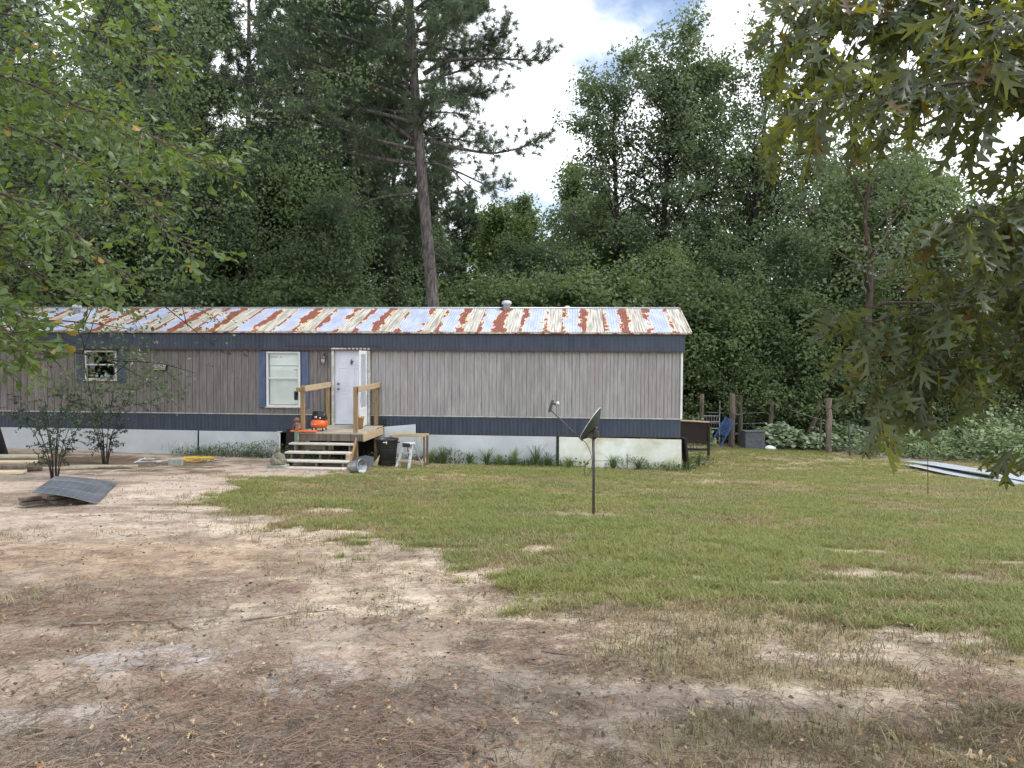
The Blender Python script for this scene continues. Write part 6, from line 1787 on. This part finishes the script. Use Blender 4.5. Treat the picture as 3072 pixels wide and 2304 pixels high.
stem_shrub('yard_shrub', 'nearer dark multi-stemmed shrub behind the curved grey sheet', -8.68, 14.5, 1.85, 0.95, 11, 17, 0.06, 61, L_['shrub'], M['bark_dark'])
stem_shrub('yard_shrub', 'farther dark multi-stemmed shrub below the small dark window', -9.44, 17.75, 2.15, 1.15, 11, 17, 0.062, 62, L_['shrub'], M['bark_dark'])
# thin sapling
sp_ = thing('sapling', 'thin sapling with a bare stem and few leaves in the right lawn', 'sapling', (7.95, 14.55, G(7.95, 14.55)))
m = MB(); q = smooth_path([(0, 0, 0), (-0.02, 0, 0.6), (-0.03, 0.01, 1.2), (0.0, 0, 1.9)], 4); m.tube(q, 0.008 * np.linspace(1, 0.4, len(q)), 5); m.build('stem', M['twig'], sp_)
r = np.random.default_rng(63); n = 46
P = np.stack([r.normal(size=n) * 0.05, r.normal(size=n) * 0.05, r.uniform(0.7, 1.95, n)], 1)
V, F = leaves(LANCE, P, r.normal(size=(n, 3)), unit(np.array((0, 0, 1.0)) + r.normal(size=(n, 3)) * 0.5), 0.09, 0.12)
link('foliage', mesh_np('foliage', V, [F]), L_['far_mid'], sp_)

def leafy_mound(name, lab, cat, x, y, rx, ry, h, n, leaf, tm, leafm, seed, group=None, tall=0.0):
    r = np.random.default_rng(seed)
    a = r.uniform(0, 2 * math.pi, n); q = np.sqrt(r.uniform(0, 1, n)); hh = h * np.sqrt(np.maximum(0.05, 1 - q ** 2)) * (0.75 + 0.5 * fbm(np.cos(a) * q * 3 + 9, np.sin(a) * q * 3 + 9, seed, 3))
    P = np.stack([rx * q * np.cos(a), ry * q * np.sin(a), hh * r.uniform(0.55, 1.0, n)], 1)
    D = unit(np.stack([np.cos(a), np.sin(a), np.full(n, tall)], 1) + r.normal(size=(n, 3)) * 0.6)
    N = unit(np.array((0, -0.15, 0.9)) + r.normal(size=(n, 3)) * 0.35)
    L = leaf * r.uniform(0.6, 1.25, n)
    V, F = leaves(tm, P, D, N, L, L)
    t = thing(name, lab, cat, (x, y, G(x, y)), 0, group)
    link('foliage', mesh_np('foliage', V, [F], True), leafm, t)
    st = MB()
    for i in range(9):
        p = P[r.integers(0, n)]; st.tube([(p[0] * 0.4, p[1] * 0.4, 0), (p[0] * 0.8, p[1] * 0.8, p[2] * 0.6), tuple(p)], [0.006, 0.005, 0.002], 4)
    st.build('stems', M['twig'], t)
    return t
leafy_mound('broadleaf_bush', 'pale green broad-leaved bush beside the grey box, the brightest plant', 'bush', 9.65, 27.6, 1.0, 0.7, 0.95, 620, 0.17, BROAD, L_['gourd'], 71)
leafy_mound('broadleaf_bush', 'low pale broad-leaved vine sprawling right of the brightest bush', 'bush', 11.1, 27.6, 1.0, 0.6, 0.62, 420, 0.15, BROAD, L_['gourd'], 72)
GB = 'lush brush at the right edge of the lawn'
for i, (x, y, rx, h, n) in enumerate(((12.6, 26.0, 1.1, 0.7, 700), (14.2, 26.2, 1.3, 1.0, 900), (15.8, 25.0, 1.3, 1.1, 900), (13.7, 24.9, 0.9, 0.6, 500), (17.4, 24.4, 1.4, 1.2, 900), (16.6, 26.8, 1.5, 1.5, 1000), (14.4, 28.2, 1.5, 1.3, 1000), (19, 25.6, 1.5, 1.6, 1000), (18.6, 22.6, 1.3, 1.0, 700), (20.6, 23.6, 1.5, 1.5, 900), (18.2, 28.4, 1.6, 1.8, 1000), (12.2, 28.6, 1.2, 1.0, 700), (21.5, 27, 1.8, 1.9, 900), (15.5, 23.2, 0.9, 0.6, 500), (16.9, 21.6, 1.0, 0.7, 500))):
    PENDING.setdefault('* light green brush bush from the left beyond the white roofing sheets', []).append((x / y, None))
    bb_ = leafy_mound('brush_bush', 'x', 'bush', x, y, rx, rx * 0.8, h, n, 0.11, BROAD if i % 3 else LANCE, L_['brush'], 80 + i, GB, 0.5)
    PENDING['* light green brush bush from the left beyond the white roofing sheets'][-1] = (x / y, bb_)
for i, (x, y, rx, h, n, lab) in enumerate(((6.2, 26.2, 0.8, 1.0, 600, 'green weed thicket between the dark back porch and the blue rack'), (6.5, 28.6, 1.0, 1.1, 600, 'green weed thicket below the pale grey wire rack'), (8.8, 29.0, 0.5, 1.5, 500, 'tall yellow-green weeds behind the grey box'))):
    leafy_mound('weed_thicket', lab, 'weeds', x, y, rx, rx * 0.7, h, n, 0.10, LANCE if i == 2 else BROAD, L_['brush'], 100 + i, None, 0.9)

def blade_clump(r, n, h, spread, w):
    """arching grass blades, three segments each"""
    a = r.uniform(0, 2 * math.pi, n); hh = h * r.uniform(0.5, 1.1, n); out = spread * r.uniform(0.2, 1.1, n)
    V, F = [], []
    for i in range(n):
        d = np.array((math.cos(a[i]), math.sin(a[i]), 0)); s = np.array((-d[1], d[0], 0))
        b = d * r.uniform(0, 0.05)
        for t, ww in ((0, 1), (0.45, 0.8), (0.8, 0.5)):
            p = b + d * out[i] * t ** 1.8 + np.array((0, 0, hh[i] * (t - 0.25 * t ** 3)))
            V += [p - s * w * ww / 2, p + s * w * ww / 2]
        V.append(b + d * out[i] * 1.12 + np.array((0, 0, hh[i] * 0.70)))
        k = i * 7
        F += [(k, k + 1, k + 3), (k, k + 3, k + 2), (k + 2, k + 3, k + 5), (k + 2, k + 5, k + 4), (k + 4, k + 5, k + 6)]
    return np.array(V), np.array(F)
GW = 'tall grass clumps along the skirting'
for i, (x, dy, h, lab) in enumerate(((-6.55, -0.35, 0.62, None), (-5.5, -0.3, 0.5, None), (-5.05, -0.35, 0.62, None), (-4.35, -0.3, 0.72, 'tall grass clump on the skirting, leaning left of the skirting joint'), (-3.75, -0.28, 0.85, 'tallest arching grass clump in front of the white skirting'), (-3.45, -0.3, 0.55, None), (-2.9, -0.3, 0.45, None), (-1.75, -0.35, 0.50, None), (-1.1, -0.35, 0.48, None), (0.35, 0.9, 0.6, None), (0.7, 1.5, 0.6, None), (-6.2, -0.35, 0.66, None), (-4.75, -0.3, 0.42, None))):
    V, F = blade_clump(np.random.default_rng(120 + i), 55, h, h * 0.7, 0.015)
    p = HW(x, dy); t = thing('grass_clump', lab or 'x', 'grass clump', (p[0], p[1], G(p[0], p[1])), 0, GW)
    if not lab: PENDING.setdefault('* wispy green grass clump from the left along the white skirting', []).append((p[0] / p[1], t))
    link('blades', mesh_np('blades', V, [F]), L_['weed'] if i % 3 else L_['green2'], t)
for i, (x, dy, rx, h, n, lab) in enumerate(((-11.9, -0.5, 0.75, 0.42, 420, 'leafy weeds on the left skirting, right of the skirting joint'), (-10.9, -0.5, 0.7, 0.5, 420, 'leafy weeds at the left foot of the porch'), (-1.4, -0.4, 0.6, 0.36, 300, 'leafy weeds before the algae stained skirting panel'), (-6.0, -0.3, 0.45, 0.4, 220, 'weeds inside and right of the timber frame'), (-9.6, -1.2, 0.5, 0.45, 260, 'weeds under the left side of the porch steps'), (0.6, 1.1, 0.6, 0.42, 320, 'bright weeds at the right corner of the home'))):
    p = HW(x, dy); leafy_mound('leafy_weeds', lab, 'weeds', p[0], p[1], rx, 0.28, h, n, 0.075, LANCE, L_['weed'], 140 + i, None, 0.9)

order_labels()

# ------------------------------------------------------------------ grass, needles and litter (stuff)
def scatter(name, pts, rot, scl, proto_mesh, pm_):
    """one object: a point for every tuft; the tuft is set on the points by geometry nodes"""
    proto_mesh.materials.clear(); proto_mesh.materials.append(pm_)
    po = bpy.data.objects.new(name + '_tuft', proto_mesh)          # never linked to the scene itself
    me = bpy.data.meshes.new(name)
    me.vertices.add(len(pts)); me.vertices.foreach_set('co', np.asarray(pts, np.float32).ravel())
    a = me.attributes.new('rot', 'FLOAT_VECTOR', 'POINT'); a.data.foreach_set('vector', np.asarray(rot, np.float32).ravel())
    b = me.attributes.new('scl', 'FLOAT', 'POINT'); b.data.foreach_set('value', np.asarray(scl, np.float32))
    o = link(name, me)
    tag(o, kind='stuff')
    ng = bpy.data.node_groups.new(name, 'GeometryNodeTree')
    ng.interface.new_socket('Geometry', in_out='INPUT', socket_type='NodeSocketGeometry')
    ng.interface.new_socket('Geometry', in_out='OUTPUT', socket_type='NodeSocketGeometry')
    N, L = ng.nodes, ng.links
    gi, go = N.new('NodeGroupInput'), N.new('NodeGroupOutput')
    ip, oi = N.new('GeometryNodeInstanceOnPoints'), N.new('GeometryNodeObjectInfo')
    oi.inputs['Object'].default_value = po
    oi.inputs['As Instance'].default_value = True
    ar = N.new('GeometryNodeInputNamedAttribute'); ar.data_type = 'FLOAT_VECTOR'; ar.inputs['Name'].default_value = 'rot'
    as_ = N.new('GeometryNodeInputNamedAttribute'); as_.data_type = 'FLOAT'; as_.inputs['Name'].default_value = 'scl'
    L.new(gi.outputs[0], ip.inputs['Points']); L.new(oi.outputs['Geometry'], ip.inputs['Instance'])
    L.new(ar.outputs['Attribute'], ip.inputs['Rotation']); L.new(as_.outputs['Attribute'], ip.inputs['Scale'])
    L.new(ip.outputs['Instances'], go.inputs[0])
    md = o.modifiers.new('scatter', 'NODES'); md.node_group = ng
    return o

def gnd(x, y):
    near = 1 - sstep(18, 34, np.hypot(x, y - 8))
    return gz(x, y) + near * (0.05 * (fbm(x * 0.7, y * 0.7, 1, 3) - 0.5) + 0.03 * (fbm(x * 5, y * 5, 2, 4) - 0.5))

def sample(n, x0, x1, y0, y1, dens, seed, power=1.0):
    """points in view; denser towards the camera by 1/y**power; kept with probability dens(x, y)"""
    r = np.random.default_rng(seed)
    u = r.uniform(0, 1, n)
    if power == 1.0: y = y0 * (y1 / y0) ** u
    else:
        k = 1 - power; y = (y0 ** k + u * (y1 ** k - y0 ** k)) ** (1 / k)
    x = r.uniform(-1, 1, n) * np.minimum(y * 0.86 + 2.2, 40)
    ok = (x > x0) & (x < x1) & (r.uniform(0, 1, n) < dens(x, y))
    x, y = x[ok], y[ok]
    return x, y, r

def lay(name, x, y, r, mesh, mt, s0, s1, dz=-0.004, tilt=0.12):
    n = len(x)
    P = np.stack([x, y, gnd(x, y) + dz], 1)
    R = np.stack([r.normal(size=n) * tilt, r.normal(size=n) * tilt, r.uniform(0, 6.283, n)], 1)
    print(name, n)
    return scatter(name, P, R, r.uniform(s0, s1, n), mesh, mt)

def tuft(seed, n, h, spread, w):
    V, F = blade_clump(np.random.default_rng(seed), n, h, spread, w)
    V[:, :2] += np.repeat(np.random.default_rng(seed + 1).normal(size=(n, 2)) * spread * 0.6, 7, 0)
    return mesh_np('tuft', V, [F])

def not_house(x, y):
    lx = (x - HC[0]) * AX[0] + (y - HC[1]) * AX[1]; ly = (x - HC[0]) * AY[0] + (y - HC[1]) * AY[1]
    return ~((lx < 0.05) & (ly > -0.02) & (ly < 4.3))
hue = lambda x, y: 0.6 * fbm(x * 0.6 + 3, y * 0.9, 31, 4) + 0.4 * fbm(x * 2.2, y * 3.0, 35, 3)
D1 = lambda x, y: lawn_mask(x, y) * not_house(x, y) * sstep(0.58, 0.44, hue(x, y))
D2 = lambda x, y: lawn_mask(x, y) * not_house(x, y) * sstep(0.44, 0.56, hue(x, y)) 
D4 = lambda x, y: lawn_mask(x, y) * not_house(x, y) * sstep(0.52, 0.66, fbm(x * 1.2 + 7, y * 1.9, 39, 4))
D3 = lambda x, y: lawn_mask(x, y) * not_house(x, y) * 0.9 * sstep(0.36, 0.60, fbm(x * 0.7, y * 1.3, 33, 4))
x, y, r = sample(192000, -8, 22, 5.0, 30, D1, 201, 0.8); lay('grass', x, y, r, tuft(1, 12, 0.075, 0.055, 0.006), L_['grass'], 0.6, 1.3)
x, y, r = sample(140800, -8, 22, 5.0, 30, D3, 202, 0.8); lay('fresh_grass', x, y, r, tuft(3, 12, 0.07, 0.05, 0.006), L_['green2'], 0.6, 1.3)
x, y, r = sample(153600, -8, 22, 5.0, 30, D2, 203, 0.8); lay('dry_grass', x, y, r, tuft(5, 11, 0.065, 0.06, 0.006), L_['dry'], 0.6, 1.25)
x, y, r = sample(76800, -8, 22, 5.0, 30, D4, 215, 0.8); lay('brown_grass', x, y, r, tuft(25, 12, 0.06, 0.06, 0.006), L_['brown_grass'], 0.6, 1.25)
DS = lambda x, y: np.clip(sparse_mask(x, y) * 0.55 + tuft_mask(x, y) * 0.35 + 0.5 * sstep(-1.6, 0.0, lawn_sd(x, y)) * sstep(0.45, 0.6, fbm(x * 3, y * 3, 37, 3)), 0, 1) * (lawn_mask(x, y) < 0.5) * not_house(x, y) * (y < 20)
x, y, r = sample(33280, -12, 14, 2.4, 20, DS, 204); lay('sparse_grass', x, y, r, tuft(7, 8, 0.085, 0.06, 0.0045), L_['drab'], 0.5, 1.3)
x, y, r = sample(25600, -12, 14, 2.4, 20, DS, 205); lay('sparse_dry_grass', x, y, r, tuft(9, 8, 0.08, 0.08, 0.0045), L_['dry'], 0.5, 1.3)
# undergrowth beyond the lawn and along the wood edge
def leaf_tuft(seed, n, sz, h):
    r = np.random.default_rng(seed)
    P = np.stack([r.normal(size=n) * 0.16, r.normal(size=n) * 0.16, r.uniform(0.03, h, n)], 1)
    V, F = leaves(BROAD, P, r.normal(size=(n, 3)), unit(np.array((0, 0, 1.0)) + r.normal(size=(n, 3)) * 0.4), sz * r.uniform(0.6, 1.2, n), sz)
    return mesh_np('tuft', V, [F])
DU = lambda x, y: ((lawn_sd(x, y) < -0.2) & (y > 21) & not_house(x, y) & (y < 40) & (x > 4.6)) * (0.3 + 0.7 * fbm(x * 0.7, y * 0.7, 47, 3))
x, y, r = sample(11520, 4.6, 34, 21, 40, DU, 206); lay('undergrowth', x, y, r, leaf_tuft(11, 16, 0.10, 0.40), L_['brush'], 0.6, 1.5)

# weeds in a ragged strip along the skirting
def wall_y(x, y):
    return (x - HC[0]) * AY[0] + (y - HC[1]) * AY[1]
DW = lambda x, y: ((wall_y(x, y) < -0.10) & (wall_y(x, y) > -0.55) & (x < 4.6) & (x > -9.2)) * sstep(-0.62, -0.16, wall_y(x, y)) * sstep(0.30, 0.62, fbm(x * 1.4, y * 0.5, 57, 3)) * np.where((x > -5.4) & (x < -3.4), 0.25, 1.0) * 0.42
x, y, r = sample(76800, -9.5, 4.8, 19.3, 21.6, DW, 221); lay('wall_weeds', x, y, r, tuft(21, 6, 0.30, 0.20, 0.006), L_['weed'], 0.3, 1.5, -0.004, 0.2)
x, y, r = sample(17920, -9.5, 4.8, 19.3, 21.6, DW, 222); lay('leafy_wall_weeds', x, y, r, leaf_tuft(23, 9, 0.055, 0.22), L_['weed'], 0.4, 1.2)

# fallen pine needles
def needle_patch(seed, n, ln, w, rad):
    r = np.random.default_rng(seed)
    P = np.stack([r.uniform(-rad, rad, n), r.uniform(-rad, rad, n), r.uniform(0.002, 0.014, n)], 1)
    a = r.normal(size=n) * 0.9 + r.uniform(0, 6.28)
    V, F = [], []
    for i in range(n):
        d = np.array((math.cos(a[i]), math.sin(a[i]), r.normal() * 0.05)); s = np.array((-d[1], d[0], 0)); l = ln * r.uniform(0.6, 1.1)
        b = np.array((-d[1], d[0], 0)) * r.normal() * 0.15 * l
        q = [P[i] - d * l / 2, P[i] + b * 0.4, P[i] + d * l / 2]
        for p in q: V += [p - s * w / 2, p + s * w / 2 + np.array((0, 0, w * 0.5))]
        k = i * 6; F += [(k, k + 2, k + 3, k + 1), (k + 2, k + 4, k + 5, k + 3)]
    return mesh_np('needles', np.array(V), [np.array(F)])
DN = lambda x, y: needle_mask(x, y) * (1 - 0.8 * lawn_mask(x, y))
x, y, r = sample(8704, -8, 8, 2.2, 13, DN, 207); lay('pine_needle_litter', x, y, r, needle_patch(13, 12, 0.16, 0.0022, 0.10), L_['needle'], 0.7, 1.2, 0.002, 0.04)
x, y, r = sample(17280, -8, 8, 2.2, 13, lambda x, y: 0.25 + 0.65 * DN(x, y) - 0.3 * lawn_mask(x, y), 208); lay('old_needle_litter', x, y, r, needle_patch(14, 9, 0.15, 0.0022, 0.12), L_['needle_grey'], 0.6, 1.2, 0.0, 0.04)
# dry leaves and bits
def litter_patch(seed, n, sz):
    r = np.random.default_rng(seed)
    P = np.stack([r.uniform(-0.25, 0.25, n), r.uniform(-0.25, 0.25, n), r.uniform(0.004, 0.02, n)], 1)
    V, F = leaves(OAK3, P, r.normal(size=(n, 3)) * np.array((1, 1, 0.25)), unit(np.array((0, 0, 1.0)) + r.normal(size=(n, 3)) * 0.5), sz * r.uniform(0.4, 1.1, n), sz * r.uniform(0.5, 1.1, n))
    return mesh_np('litter', V, [F])
DLt = lambda x, y: (0.4 + 0.6 * fbm(x * 1.1, y * 1.1, 53, 3)) * (1 - 0.75 * lawn_mask(x, y)) * not_house(x, y)
x, y, r = sample(1920, -14, 8, 2.3, 19, DLt, 209, 1.2); lay('dry_leaf_litter', x, y, r, litter_patch(15, 3, 0.075), L_['litter'], 0.5, 1.1, 0.0, 0.06)
def bit_patch(seed, n):
    r = np.random.default_rng(seed)
    P = np.stack([r.uniform(-0.3, 0.3, n), r.uniform(-0.3, 0.3, n), r.uniform(0.003, 0.01, n)], 1); L = r.uniform(0.012, 0.04, n)
    V, F = leaves(DIAMOND, P, r.normal(size=(n, 3)) * np.array((1, 1, 0.2)), unit(np.array((0, 0, 1.0)) + r.normal(size=(n, 3)) * 0.5), L, L * 0.6)
    return mesh_np('bits', V, [F])
x, y, r = sample(3328, -14, 9, 2.3, 20, DLt, 210); lay('bark_and_leaf_bits', x, y, r, bit_patch(16, 9), L_['needle_grey'], 0.6, 1.3, 0.0, 0.05)
x, y, r = sample(3328, -14, 9, 2.3, 20, DLt, 211); lay('pale_leaf_bits', x, y, r, bit_patch(17, 6), L_['litter'], 0.6, 1.2, 0.0, 0.05)
# large dry leaf near the lower right corner
m = MB(); V, F = leaves(OAK3, np.array([(0, 0, 0.02), (-0.10, 0.03, 0.015)]), np.array([(0.9, -0.4, 0.05), (-0.4, 0.8, 0.2)]), np.array([(0.1, -0.3, 1.0), (0.6, -0.5, 0.6)]), np.array([0.15, 0.10]), np.array([0.16, 0.11]))
tag(link('dry_oak_leaf', mesh_np('dry_oak_leaf', V, [F], True), L_['litter'], None, (2.06, 3.45, float(gnd(np.array([2.06]), np.array([3.45]))[0]))), 'large curled tan oak leaf lying near the lower right corner', 'leaf')
